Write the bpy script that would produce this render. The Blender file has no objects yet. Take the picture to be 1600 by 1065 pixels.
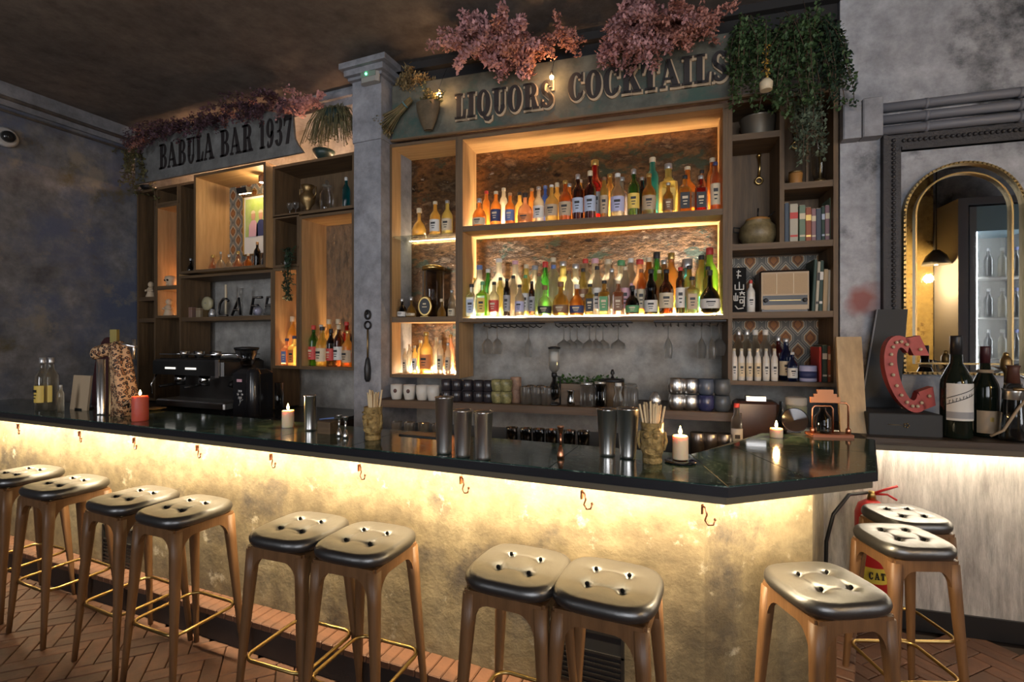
import bpy, math, random
from mathutils import Matrix, Vector
PI = math.pi
S = bpy.context.scene
COL = S.collection
random.seed(7)

# ------------------------------------------------------------------ camera
F = 775.0; CX = 800.0; CY = 532.5; CAMH = 1.52; YAW = math.radians(22.5)
cam_d = bpy.data.cameras.new('camera'); cam = bpy.data.objects.new('camera', cam_d); COL.objects.link(cam)
cam_d.sensor_width = 36; cam_d.lens = F/1600*36; cam_d.clip_start = 0.02
cam.location = (0, 0, CAMH); cam.rotation_euler = (PI/2, 0, YAW)
S.camera = cam
# ------------------------------------------------------------------ world, window and fill light, exposure
S.view_settings.view_transform = 'Standard'; S.view_settings.look = 'None'
S.view_settings.gamma = 1; S.view_settings.use_curve_mapping = False
S.view_settings.exposure = 0.0
W = bpy.data.worlds.new('world'); S.world = W; W.use_nodes = True
W.node_tree.nodes['Background'].inputs[0].default_value = (0.5, 0.52, 0.58, 1)
W.node_tree.nodes['Background'].inputs[1].default_value = 0.09
S.cycles.use_denoising = True
S.cycles.transparent_max_bounces = 24
S.cycles.max_bounces = 8; S.cycles.transmission_bounces = 8; S.cycles.glossy_bounces = 4; S.cycles.diffuse_bounces = 4
S.cycles.sample_clamp_indirect = 4.0
S.cycles.caustics_reflective = False; S.cycles.caustics_refractive = False

def area(name, loc, target, sx, sy, power, color, spread=180):
    l = bpy.data.lights.new(name, 'AREA'); l.shape = 'RECTANGLE'; l.size = sx; l.size_y = sy; l.energy = power; l.color = color
    o = bpy.data.objects.new(name, l); COL.objects.link(o); o.location = loc
    l.spread = math.radians(spread); d = Vector(target) - Vector(loc); o.rotation_euler = d.to_track_quat('-Z', 'Y').to_euler()
    return o
area('window_daylight', (1.3, -2.6, 2.1), (-0.5, 3.0, 2.7), 3.2, 2.0, 40, (0.93, 0.95, 1.0), 85)
area('left_fill_light', (-2.8, -2.6, 2.0), (-3.9, 3.0, 2.3), 1.2, 2.0, 24, (0.93, 0.95, 1.0), 100)  # unseen fill lamp, added to lift the left wall
area('right_fill_light', (4.6, .6, 1.6), (-1.0, 2.4, 1.3), 1.2, 2.2, 26, (0.93, 0.95, 1.0))  # unseen lamp, added for streak highlights on steel and bottles
def strip_lamp(name, p0, p1, z, n, down, power, color, w=.03):
    # a lamp along p0-p1 that shines towards n (horizontal unit vector) and down
    l = bpy.data.lights.new(name, 'AREA'); l.shape = 'RECTANGLE'; L_ = math.hypot(p1[0]-p0[0], p1[1]-p0[1]); l.size = L_; l.size_y = w; l.energy = power*L_; l.color = color
    o = bpy.data.objects.new(name, l); COL.objects.link(o); o.location = ((p0[0]+p1[0])/2, (p0[1]+p1[1])/2, z)
    zx = -Vector((n[0], n[1], -down)).normalized(); xx = Vector((p1[0]-p0[0], p1[1]-p0[1], 0)).normalized(); yy = zx.cross(xx)
    M = Matrix((xx, yy, zx)).transposed().to_4x4(); M.translation = o.location; o.matrix_world = M; return o
C_BAR = (1.0, .80, .50)
strip_lamp('bar_strip_light', (-5.0, 1.716), (.0, 1.716), 1.022, (0, 1), 1.0, 30, C_BAR)
strip_lamp('bar_strip_light', (.035, 1.74), (.45, 2.09), 1.022, (-.64, .77), 1.0, 30, C_BAR)
WARM = (1.0, 0.66, 0.30)
def point(name, loc, power, color=WARM, r=0.02):
    l = bpy.data.lights.new(name, 'POINT'); l.energy = power; l.color = color; l.shadow_soft_size = r
    o = bpy.data.objects.new(name, l); COL.objects.link(o); o.location = loc; return o

# ------------------------------------------------------------------ frames and pixel helpers
class Frame:
    """a horizontal frame turned by `ang` about the camera's foot: u runs along the wall, v away from it"""
    def __init__(s, deg):
        s.a = math.radians(deg); s.rel = YAW - s.a
    def world(s, u, v, z=0):
        return (u*math.cos(s.a) - v*math.sin(s.a), u*math.sin(s.a) + v*math.cos(s.a), z)
    def dirs(s, px):
        x = (px-CX)/F
        return x*math.cos(s.rel)-math.sin(s.rel), x*math.sin(s.rel)+math.cos(s.rel)
    def U(s, px, v):
        du, dv = s.dirs(px); return v/dv*du
    def Z(s, px, v, py):
        du, dv = s.dirs(px); return CAMH + (CY-py)*(v/dv)/F
    def flat(s, px, py, z):            # point on the horizontal plane z
        zc = (CAMH-z)*F/(py-CY); du, dv = s.dirs(px); return zc*du, zc*dv
B = Frame(0); R = Frame(6.3)

# ------------------------------------------------------------------ materials
MATS = {}
def nodes_mat(name):
    m = bpy.data.materials.new(name); m.use_nodes = True
    nt = m.node_tree; return m, nt, nt.nodes, nt.links, nt.nodes['Principled BSDF']
def rgba(c): return (c[0], c[1], c[2], 1)
def mat(name, col, rough=0.5, metal=0.0, var=0.0, scale=8.0, bump=0.0, col2=None, stretch=(1, 1, 1), spec=0.5, emit=None, es=0.0, coat=0.0, sheen=0.0):
    if name in MATS: return MATS[name]
    m, nt, N, L, P = nodes_mat(name)
    P.inputs['Base Color'].default_value = rgba(col); P.inputs['Roughness'].default_value = rough
    P.inputs['Metallic'].default_value = metal; P.inputs['Specular IOR Level'].default_value = spec
    P.inputs['Coat Weight'].default_value = coat
    if emit: P.inputs['Emission Color'].default_value = rgba(emit); P.inputs['Emission Strength'].default_value = es
    if col2 or bump or var:
        tc = N.new('ShaderNodeTexCoord'); mp = N.new('ShaderNodeMapping'); mp.inputs['Scale'].default_value = stretch
        L.new(tc.outputs['Object'], mp.inputs['Vector'])
        n = N.new('ShaderNodeTexNoise'); n.inputs['Scale'].default_value = scale; n.inputs['Detail'].default_value = 6; n.inputs['Roughness'].default_value = 0.65
        L.new(mp.outputs['Vector'], n.inputs['Vector'])
        if col2 or var:
            c2 = col2 or tuple(max(0, min(1, c*(1-var))) for c in col)
            r = N.new('ShaderNodeValToRGB'); r.color_ramp.elements[0].position = .35; r.color_ramp.elements[1].position = .65
            r.color_ramp.elements[0].color = rgba(c2); r.color_ramp.elements[1].color = rgba(col)
            L.new(n.outputs['Fac'], r.inputs['Fac']); L.new(r.outputs['Color'], P.inputs['Base Color'])
        if bump:
            b = N.new('ShaderNodeBump'); b.inputs['Strength'].default_value = bump; b.inputs['Distance'].default_value = 0.01
            L.new(n.outputs['Fac'], b.inputs['Height']); L.new(b.outputs['Normal'], P.inputs['Normal'])
    MATS[name] = m; return m
def wood(name, c1, c2, axis='z', rough=0.5, scale=5.0):
    st = {'z': (6, 6, .5), 'x': (.5, 6, 6), 'y': (6, .5, 6)}[axis]
    return mat(name, c1, rough, col2=c2, scale=scale, stretch=st, bump=.25)
def plaster(name, cols, scale=1.6, rough=0.75, bump=0.5, fine=9.0, stretch=(1, 1, 1), wear=None, wear_pos=(.52, .62), mural=None, zgrime=None):
    """mottled plaster: a ramp of colours over two noises, optional patches of wear and coloured patches"""
    m, nt, N, L, P = nodes_mat(name)
    P.inputs['Roughness'].default_value = rough
    tc = N.new('ShaderNodeTexCoord'); mp = N.new('ShaderNodeMapping'); mp.inputs['Scale'].default_value = stretch
    L.new(tc.outputs['Object'], mp.inputs['Vector'])
    def noise(sc, det=8, off=0):
        n = N.new('ShaderNodeTexNoise'); n.inputs['Scale'].default_value = sc; n.inputs['Detail'].default_value = det; n.inputs['Roughness'].default_value = .68
        if off:
            a = N.new('ShaderNodeVectorMath'); a.operation = 'ADD'; a.inputs[1].default_value = (off, off*1.7, off*.6)
            L.new(mp.outputs['Vector'], a.inputs[0]); L.new(a.outputs[0], n.inputs['Vector'])
        else: L.new(mp.outputs['Vector'], n.inputs['Vector'])
        return n
    def ramp(stops):
        r = N.new('ShaderNodeValToRGB'); e = r.color_ramp.elements
        e[0].position, e[0].color = stops[0][0], rgba(stops[0][1]); e[1].position, e[1].color = stops[-1][0], rgba(stops[-1][1])
        for p, c in stops[1:-1]: x = e.new(p); x.color = rgba(c)
        return r
    def mix(fac, a, b, mode='MIX'):
        x = N.new('ShaderNodeMix'); x.data_type = 'RGBA'; x.blend_type = mode
        if isinstance(fac, float): x.inputs[0].default_value = fac
        else: L.new(fac, x.inputs[0])
        L.new(a, x.inputs[6]); L.new(b, x.inputs[7]); return x.outputs[2]
    n1 = noise(scale); k = len(cols)
    r1 = ramp([(.32+.36*i/(k-1), c) for i, c in enumerate(cols)]); L.new(n1.outputs['Fac'], r1.inputs['Fac'])
    n2 = noise(fine, 10, 3.3); r2 = ramp([(.3, (.62, .62, .62)), (.7, (1.25, 1.25, 1.25))]); L.new(n2.outputs['Fac'], r2.inputs['Fac'])
    out = mix(1.0, r1.outputs['Color'], r2.outputs['Color'], 'MULTIPLY')
    for spec_, off in ((mural, 7.7), (wear, 13.1)):
        if spec_:
            for i, (c, sc, p0, p1) in enumerate(spec_):
                nn = noise(sc, 8, off+i*5.1); rr = ramp([(p0, (0, 0, 0)), (p1, (1, 1, 1))]); L.new(nn.outputs['Fac'], rr.inputs['Fac'])
                cc = N.new('ShaderNodeRGB'); cc.outputs[0].default_value = rgba(c)
                out = mix(rr.outputs['Color'], out, cc.outputs[0])
    L.new(out, P.inputs['Base Color'])
    b = N.new('ShaderNodeBump'); b.inputs['Strength'].default_value = bump; b.inputs['Distance'].default_value = .012
    L.new(n2.outputs['Fac'], b.inputs['Height']); L.new(b.outputs['Normal'], P.inputs['Normal'])
    MATS[name] = m; return m
def emis(name, col, strength):
    if name in MATS: return MATS[name]
    m = bpy.data.materials.new(name); m.use_nodes = True; nt = m.node_tree; nt.nodes.clear()
    e = nt.nodes.new('ShaderNodeEmission'); e.inputs[0].default_value = rgba(col); e.inputs[1].default_value = strength
    o = nt.nodes.new('ShaderNodeOutputMaterial'); nt.links.new(e.outputs[0], o.inputs[0]); MATS[name] = m; return m
def glass(name, col, trans=.5, diff=.35, rough=.06):
    """cheap bottle glass: tinted transparency + light carried through the liquid + a gloss"""
    if name in MATS: return MATS[name]
    m = bpy.data.materials.new(name); m.use_nodes = True; nt = m.node_tree; nt.nodes.clear(); N = nt.nodes; L = nt.links
    t = N.new('ShaderNodeBsdfTransparent'); t.inputs[0].default_value = rgba(tuple(c**.5 for c in col))
    d = N.new('ShaderNodeBsdfTranslucent'); d.inputs[0].default_value = rgba(col)
    g = N.new('ShaderNodeBsdfGlossy'); g.inputs['Roughness'].default_value = rough; g.inputs[0].default_value = (1, 1, 1, 1)
    a = N.new('ShaderNodeMixShader'); a.inputs[0].default_value = diff/(trans+diff); L.new(t.outputs[0], a.inputs[1]); L.new(d.outputs[0], a.inputs[2])
    f = N.new('ShaderNodeLayerWeight'); f.inputs[0].default_value = .32
    b = N.new('ShaderNodeMixShader'); L.new(f.outputs['Facing'], b.inputs[0]); L.new(a.outputs[0], b.inputs[1]); L.new(g.outputs[0], b.inputs[2])
    o = N.new('ShaderNodeOutputMaterial'); L.new(b.outputs[0], o.inputs[0]); MATS[name] = m; return m

# ------------------------------------------------------------------ mesh builder
class MB:
    def __init__(s): s.v = []; s.f = []; s.sm = []
    def add(s, vs, fs, smooth=False, M=None):
        k = len(s.v)
        s.v += [tuple(M @ Vector(p)) for p in vs] if M is not None else [tuple(p) for p in vs]
        s.f += [tuple(i+k for i in f) for f in fs]; s.sm += [smooth]*len(fs); return s
    def box(s, x0, y0, z0, x1, y1, z1, M=None):
        vs = [(x, y, z) for x in (x0, x1) for y in (y0, y1) for z in (z0, z1)]
        return s.add(vs, [(0, 1, 3, 2), (4, 6, 7, 5), (0, 4, 5, 1), (2, 3, 7, 6), (0, 2, 6, 4), (1, 5, 7, 3)], False, M)
    def bbox(s, x0, y0, z0, x1, y1, z1, b=.004, M=None):
        """box with chamfered vertical and top edges"""
        ring = lambda z, i: [(x0+i+b, y0+i, z), (x1-i-b, y0+i, z), (x1-i, y0+i+b, z), (x1-i, y1-i-b, z), (x1-i-b, y1-i, z), (x0+i+b, y1-i, z), (x0+i, y1-i-b, z), (x0+i, y0+i+b, z)]
        vs = ring(z0, 0)+ring(z1-b, 0)+ring(z1, b)
        fs = [(tuple(reversed(range(8)))), tuple(range(16, 24))]
        for k in (0, 8): fs += [(k+i, k+(i+1) % 8, k+8+(i+1) % 8, k+8+i) for i in range(8)]
        return s.add(vs, fs, False, M)
    def lathe(s, prof, n=16, smooth=True, M=None, cx=0, cy=0, sy=1.0, caps=True):
        vs = []; fs = []
        for r, z in prof:
            vs += [(cx+r*math.cos(2*PI*i/n), cy+sy*r*math.sin(2*PI*i/n), z) for i in range(n)]
        for j in range(len(prof)-1):
            fs += [(j*n+i, j*n+(i+1) % n, (j+1)*n+(i+1) % n, (j+1)*n+i) for i in range(n)]
        s.add(vs, fs, smooth, M)
        if caps: k = len(s.v)-len(vs); s.f += [tuple(k+i for i in reversed(range(n))), tuple(k+(len(prof)-1)*n+i for i in range(n))]; s.sm += [False]*2
        return s
    def loft(s, rings, smooth=False, M=None, closed=False):
        n = len(rings[0]); vs = [p for r in rings for p in r]; fs = []
        for j in range(len(rings)-1): fs += [(j*n+i, j*n+(i+1) % n, (j+1)*n+(i+1) % n, (j+1)*n+i) for i in range(n)]
        if closed: j = len(rings)-1; fs += [(j*n+i, j*n+(i+1) % n, (i+1) % n, i) for i in range(n)]
        else: fs += [tuple(reversed(range(n))), tuple((len(rings)-1)*n+i for i in range(n))]
        return s.add(vs, fs, smooth, M)
    def tube(s, pts, r, n=8, closed=False, M=None, rs=None):
        P = [Vector(p) for p in pts]; rings = []; up = Vector((0, 0, 1)); prev = None
        for i, p in enumerate(P):
            a = P[i-1] if (i > 0 or closed) else p; b = P[(i+1) % len(P)] if (i < len(P)-1 or closed) else p
            t = (b-a).normalized() if (b-a).length > 1e-9 else Vector((0, 0, 1))
            if prev is None: x = t.cross(up) if abs(t.z) < .95 else t.cross(Vector((1, 0, 0)))
            else: x = prev - t*prev.dot(t)
            if x.length < 1e-6: x = t.orthogonal()
            x.normalize(); y = t.cross(x); prev = x; rr = rs[i] if rs else r
            rings.append([tuple(p + x*rr*math.cos(2*PI*k/n) + y*rr*math.sin(2*PI*k/n)) for k in range(n)])
        return s.loft(rings, True, M, closed)
    def prism(s, poly, a, b, axis='z', M=None):
        """polygon in the plane across `axis`, extruded from a to b"""
        mk = {'z': lambda p, t: (p[0], p[1], t), 'y': lambda p, t: (p[0], t, p[1]), 'x': lambda p, t: (t, p[0], p[1])}[axis]
        n = len(poly); vs = [mk(p, a) for p in poly]+[mk(p, b) for p in poly]
        fs = [tuple(range(n)), tuple(reversed(range(n, 2*n)))]+[(i, n+i, n+(i+1) % n, (i+1) % n) for i in range(n)]
        return s.add(vs, fs, False, M)
    def sphere(s, c, r, n=10, m=6, M=None, sz=1.0):
        pr = [(max(r*math.sin(PI*j/m), r*.02), c[2]-r*sz*math.cos(PI*j/m)) for j in range(m+1)]
        return s.lathe(pr, n, True, M, c[0], c[1])
    def mesh(s, name, m=None):
        me = bpy.data.meshes.new(name); me.from_pydata(s.v, [], s.f); me.polygons.foreach_set('use_smooth', s.sm)
        if m: me.materials.append(m)
        import bmesh
        if len(s.f) < 60000:
            bm = bmesh.new(); bm.from_mesh(me); bmesh.ops.recalc_face_normals(bm, faces=bm.faces); bm.to_mesh(me); bm.free()
        me.update(); return me
    def build(s, name, m, parent=None, loc=(0, 0, 0), rz=0):
        return link(name, s.mesh(name, m), parent, loc, rz)
def link(name, me, parent=None, loc=(0, 0, 0), rz=0):
    o = bpy.data.objects.new(name, me); COL.objects.link(o); o.parent = parent; o.location = loc
    if rz: o.rotation_euler = (0, 0, rz)
    return o
def tag(o, label=None, cat=None, group=None, kind=None):
    if label: o['label'] = label
    if cat: o['category'] = cat
    if group: o['group'] = group
    if kind: o['kind'] = kind
    return o
def thing(name, label, cat, fr, u, v, z, rot=0, group=None):
    o = bpy.data.objects.new(name, None); COL.objects.link(o); o.empty_display_size = .05
    o.location = fr.world(u, v, z); o.rotation_euler = (0, 0, fr.a+rot)
    return tag(o, label, cat, group)
def solo(mb, m, name, label, cat, fr, u, v, z, rot=0, group=None):
    o = mb.build(name, m); o.location = fr.world(u, v, z); o.rotation_euler = (0, 0, fr.a+rot)
    return tag(o, label, cat, group)
def struct(name, mb, m, fr=None):
    o = mb.build(name, m)
    if fr: o.rotation_euler = (0, 0, fr.a)
    o['kind'] = 'structure'; return o
def copy_tree(o, parent=None):
    c = o.copy(); COL.objects.link(c); c.parent = parent
    for ch in list(o.children): copy_tree(ch, c)
    return c
ORD = ['zeroth', 'first', 'second', 'third', 'fourth', 'fifth', 'sixth', 'seventh', 'eighth', 'ninth', 'tenth', 'eleventh', 'twelfth', 'thirteenth', 'fourteenth', 'fifteenth', 'sixteenth', 'seventeenth', 'eighteenth', 'nineteenth', 'twentieth', 'twenty-first', 'twenty-second', 'twenty-third', 'twenty-fourth', 'twenty-fifth', 'twenty-sixth', 'twenty-seventh', 'twenty-eighth', 'twenty-ninth', 'thirtieth', 'thirty-first', 'thirty-second', 'thirty-third', 'thirty-fourth', 'thirty-fifth', 'thirty-sixth', 'thirty-seventh', 'thirty-eighth']
def RotX(a): return Matrix.Rotation(a, 4, 'X')
def RotY(a): return Matrix.Rotation(a, 4, 'Y')
def RotZ(a): return Matrix.Rotation(a, 4, 'Z')
def T(x, y, z): return Matrix.Translation((x, y, z))

# palette
M_brass = mat('brass', (.55, .38, .14), .28, 1.0, bump=.05, scale=30)
M_steel = mat('steel', (.80, .78, .75), .30, 1.0)
M_chrome = mat('chrome', (.8, .8, .8), .08, 1.0)
M_copper = mat('copper', (.72, .32, .18), .3, 1.0)
M_black = mat('black_metal', (.012, .012, .013), .4)
M_iron = mat('dark_iron', (.02, .018, .018), .5, .6)
M_white = mat('white_ceramic', (.6, .58, .53), .35)
M_cream = mat('cream_paint', (.55, .42, .28), .6)
M_stoolwood = wood('stool_oak', (.18, .088, .036), (.11, .052, .02), 'z', .45)
M_leather = mat('black_leather', (.016, .014, .013), .36, bump=.10, scale=45, spec=1.0)
M_leather.node_tree.nodes['Principled BSDF'].inputs['IOR'].default_value = 1.7
M_button = mat('dull_button', (.006, .006, .006), .9, spec=.1)
M_cab = wood('cabinet_oak', (.52, .33, .16), (.38, .23, .10), 'z', .55)
M_cabh = wood('cabinet_oak_shelf', (.52, .33, .16), (.38, .23, .10), 'x', .55)
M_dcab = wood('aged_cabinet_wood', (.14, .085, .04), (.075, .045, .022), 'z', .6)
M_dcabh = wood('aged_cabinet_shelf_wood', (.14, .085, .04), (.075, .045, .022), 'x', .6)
M_darkwood = wood('dark_walnut', (.055, .032, .018), (.03, .018, .011), 'x', .5)
M_concrete = plaster('grey_blue_concrete', [(.17, .18, .20), (.25, .255, .28), (.33, .335, .36)], 2.0)
M_wallL = plaster('mottled_blue_wall', [(.09, .095, .11), (.19, .19, .20), (.31, .315, .335)], 1.7, wear=[((.24, .22, .19), 3.0, .56, .66)], mural=[((.09, .115, .19), 1.3, .46, .62), ((.12, .10, .055), 1.5, .58, .66)])
M_wallR = plaster('grey_scuffed_wall', [(.27, .28, .31), (.36, .37, .40), (.45, .46, .49)], 2.4, mural=[((.06, .065, .075), 1.5, .56, .66)])
def add_patch(m, u, z, rad, col):
    nt = m.node_tree; N, L = nt.nodes, nt.links; P = N['Principled BSDF']; src = P.inputs['Base Color'].links[0].from_socket
    tc = N.new('ShaderNodeTexCoord'); sp = N.new('ShaderNodeSeparateXYZ'); L.new(tc.outputs['Object'], sp.inputs[0]); cb = N.new('ShaderNodeCombineXYZ'); L.new(sp.outputs[0], cb.inputs[0]); L.new(sp.outputs[2], cb.inputs[2])
    ns = N.new('ShaderNodeTexNoise'); ns.inputs['Scale'].default_value = 7; L.new(tc.outputs['Object'], ns.inputs['Vector'])
    d = N.new('ShaderNodeVectorMath'); d.operation = 'DISTANCE'; d.inputs[1].default_value = (u, 0, z); L.new(cb.outputs[0], d.inputs[0])
    a = N.new('ShaderNodeMath'); a.operation = 'MULTIPLY_ADD'; a.inputs[1].default_value = rad*1.6; L.new(ns.outputs['Fac'], a.inputs[0]); L.new(d.outputs['Value'], a.inputs[2])
    rp = N.new('ShaderNodeValToRGB'); rp.color_ramp.elements[0].position = min(.98, rad*1.3); rp.color_ramp.elements[0].color = (1, 1, 1, 1); rp.color_ramp.elements[1].position = min(1, rad*1.9); rp.color_ramp.elements[1].color = (0, 0, 0, 1); L.new(a.outputs[0], rp.inputs['Fac'])
    mx = N.new('ShaderNodeMix'); mx.data_type = 'RGBA'; L.new(rp.outputs['Color'], mx.inputs[0]); L.new(src, mx.inputs[6]); mx.inputs[7].default_value = rgba(col); L.new(mx.outputs[2], P.inputs['Base Color'])
add_patch(M_wallR, R.U(1347, 3.17), R.Z(1347, 3.17, 470), .10, (.26, .10, .09))
M_niche = plaster('grey_niche_plaster', [(.27, .26, .24), (.36, .345, .32)], 3.0, bump=.3)
M_ceil = plaster('sooty_ceiling', [(.09, .075, .066), (.16, .135, .115)], 1.2, rough=.9, bump=.3)
M_ceil_black = mat('black_ceiling', (.012, .012, .013), .8, bump=.3, scale=8)
M_body = plaster('cement_bar_face', [(.085, .062, .034), (.15, .115, .065), (.20, .16, .095)], 2.2, bump=.6, fine=14, wear=[((.045, .035, .028), 2.6, .54, .68), ((.34, .30, .23), 8.0, .60, .70)])
M_board = plaster('board_marked_concrete', [(.30, .27, .24), (.48, .45, .41), (.60, .57, .52)], 5.0, bump=.7, fine=16, stretch=(2.2, 2.2, .35))
M_brick = mat('terracotta_brick', (.13, .055, .028), .6, col2=(.075, .033, .018), scale=14, bump=.4)
M_brick2 = mat('browned_terracotta_brick', (.10, .044, .024), .6, col2=(.06, .028, .016), scale=11, bump=.4)
M_grout = mat('dark_grout', (.03, .02, .015), .9)
def marble():
    m, nt, N, L, P = nodes_mat('green_marble')
    tc = N.new('ShaderNodeTexCoord'); n0 = N.new('ShaderNodeTexNoise'); n0.inputs['Scale'].default_value = 3; n0.inputs['Detail'].default_value = 6
    L.new(tc.outputs['Object'], n0.inputs['Vector'])
    v = N.new('ShaderNodeTexNoise'); v.inputs['Scale'].default_value = 5; v.inputs['Detail'].default_value = 9; v.inputs['Distortion'].default_value = 2.2
    mp = N.new('ShaderNodeMapping'); mp.inputs['Rotation'].default_value = (0, 0, .8); mp.inputs['Scale'].default_value = (1, 3, 1)
    L.new(tc.outputs['Object'], mp.inputs['Vector']); L.new(mp.outputs['Vector'], v.inputs['Vector'])
    r = N.new('ShaderNodeValToRGB'); e = r.color_ramp.elements
    e[0].position = .40; e[0].color = (.012, .03, .025, 1); e[1].position = .62; e[1].color = (.028, .06, .048, 1)
    x = e.new(.497); x.color = (.022, .052, .042, 1); x = e.new(.507); x.color = (.22, .28, .23, 1); x = e.new(.518); x.color = (.018, .042, .035, 1)
    L.new(v.outputs['Fac'], r.inputs['Fac']); L.new(r.outputs['Color'], P.inputs['Base Color'])
    P.inputs['Roughness'].default_value = .10; P.inputs['Specular IOR Level'].default_value = .7
    b = N.new('ShaderNodeBump'); b.inputs['Strength'].default_value = .05; b.inputs['Distance'].default_value = .02
    L.new(n0.outputs['Fac'], b.inputs['Height']); L.new(b.outputs['Normal'], P.inputs['Normal']); return m
M_marble = marble()
M_slabedge = mat('dark_slab_edge', (.014, .014, .017), .3, bump=.1, scale=20)
M_rail = mat('dull_bronze_rail', (.10, .08, .05), .45, bump=.2, scale=20)
E_bar = emis('warm_led_bar', (1.0, .78, .45), 14)
E_shelf = emis('warm_led_shelf', (1.0, .62, .24), 30)
E_white = emis('neutral_led', (1.0, .84, .62), 65)
E_flame = emis('flame', (1.0, .62, .22), 60)
E_bulb = emis('bulb_glow', (1.0, .6, .25), 120)

# ------------------------------------------------------------------ structure
CEIL = 3.50; YB = 2.966; VR = 3.17; XL = -5.085
NB = YB+.34; NV = VR+.34                     # back of the niches
mb = MB(); mb.box(-5.3, -3.4, -.10, 5.5, 4.2, -.02); floor = struct('floor', mb, M_grout)
# herringbone brick floor: single bricks where the camera can see them, the rest joined
BL, BW = .24, .078
brick_me = MB().bbox(-BL/2+.002, -BW/2+.002, -.02, BL/2-.002, BW/2-.002, 0, .003).mesh('brick', M_brick)
brick_me2 = MB().bbox(-BL/2+.002, -BW/2+.002, -.02, BL/2-.002, BW/2-.002, 0, .003).mesh('brick_darker', M_brick2)
rest = MB(); cand = []
step = BW*1.0; ha = math.radians(45)
nrow = int(round(BL/BW))
def seen_floor(x, y):
    zc = y*math.cos(YAW)-x*math.sin(YAW); xc = x*math.cos(YAW)+y*math.sin(YAW)
    if zc < .5: return 0
    px = CX+F*xc/zc; py = CY+F*CAMH/zc
    ok = -60 < px < 1660 and py < 1110
    return zc if ok else 0
for i in range(-75, 76):
    for j in range(-40, 41):
        for k in (0, 1):
            # herringbone: pairs repeat along the staircase (BW,BW) and across (BL,-BL)
            cx = i*BW + j*BL; cy = i*BW - j*BL
            if k == 0: x, y, rot = cx+BL/2, cy+BW/2, 0
            else: x, y, rot = cx+BW/2, cy+BW+BL/2, PI/2
            X = x*math.cos(ha)-y*math.sin(ha); Y = x*math.sin(ha)+y*math.cos(ha)+.3; ro = rot+ha
            if not (-5.1 < X < 3.6 and -.4 < Y < 3.5): continue
            if Y > 1.80 and X < .3: continue
            if Y > 2.0+0.0 and X < .5: continue
            if Y > 3.1+.11*X: continue
            zc = seen_floor(X, Y)
            cand.append((zc if zc else 99, X, Y, ro))
cand.sort(); print('bricks', len(cand), sum(1 for c in cand if c[0] < 99))
for n_, (zc, X, Y, ro) in enumerate(cand):
    if n_ < 300 and zc < 99:
        o = link('brick', brick_me if random.random() < .6 else brick_me2, floor, (X, Y, random.uniform(-.0015, .001)), ro)
    else: rest.bbox(-BL/2+.002, -BW/2+.002, -.02, BL/2-.002, BW/2-.002, 0, .003, T(X, Y, 0) @ RotZ(ro))
o = rest.build('brick_field', M_brick, floor); o['kind'] = 'stuff'

mb = MB(); mb.box(-5.3, -3.4, CEIL, 5.5, 4.2, CEIL+.1); struct('ceiling', mb, M_ceil)
mb = MB(); mb.box(XL-.12, -3.4, -.02, XL, NB+.1, CEIL); struct('wall_left', mb, M_wallL)
# moulding along the left wall's top
mb = MB()
for a, (y0, y1, z0, z1) in enumerate([(0, .05, 3.40, 3.50), (0, .03, 3.33, 3.40)]): mb.box(XL, -3.3, z0, XL+y1, YB-.02, z1)
mb.tube([(XL+.035, -3.3, 3.39), (XL+.035, YB-.03, 3.39)], .018); mb.tube([(XL+.02, -3.3, 3.29), (XL+.02, YB-.03, 3.29)], .010)
struct('trim_1', mb, M_concrete)
# rear wall of the left niche and of the right niche
mb = MB(); mb.box(XL, NB, 0, -2.36, NB+.1, CEIL); struct('wall_back_left', mb, M_niche)
UP = R.U(605, VR); UE = R.U(1311, VR)
mb = MB(); mb.box(UP-.1, NV, 0, UE+.05, NV+.1, CEIL); struct('wall_back_middle', mb, M_niche, R)
# pillar between them
xp0 = B.U(556, YB-.10); 
mb = MB(); mb.box(xp0, YB-.12, 0, xp0+.235, NB+.1, 2.93); mb.box(xp0-.005, YB-.13, 2.93, xp0+.245, NB+.1, 3.36)
mb.box(xp0-.03, YB-.19, 3.38, xp0+.30, NB, 3.42); mb.box(xp0-.05, YB-.22, 3.42, xp0+.34, NB, 3.46); mb.box(xp0-.02, YB-.16, 3.36, xp0+.27, NB, 3.38)
struct('pillar', mb, M_concrete)
# right wall, with cornice blocks
mb = MB(); mb.box(UE+.005, VR, 0, 4.6, VR+.45, CEIL); struct('wall_right', mb, M_wallR, R)
mb = MB()                                             # black lintel above the sign
mb.box(UP-.1, VR+.02, 3.33, UE, NV, CEIL); mb.box(UP-.1, VR-.03, 3.42, UE+.05, VR+.02, 3.47); struct('trim_2', mb, M_ceil_black, R)
mb = MB(); mb.box(XL, YB+.12, 3.36, xp0, NB, 3.50); mb.box(XL, YB+.09, 3.42, xp0, YB+.12, 3.46); struct('trim_3', mb, M_concrete)
# baseboard under the right wall
mb = MB(); mb.box(.58, VR-.075, 0, 4.5, VR-.06, .11); struct('baseboard_right', mb, M_black, R)
mb = MB(); mb.box(.58, VR-.06, 0, 4.5, VR, 1.03); struct('wall_right_lower', mb, M_board, R)
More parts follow.
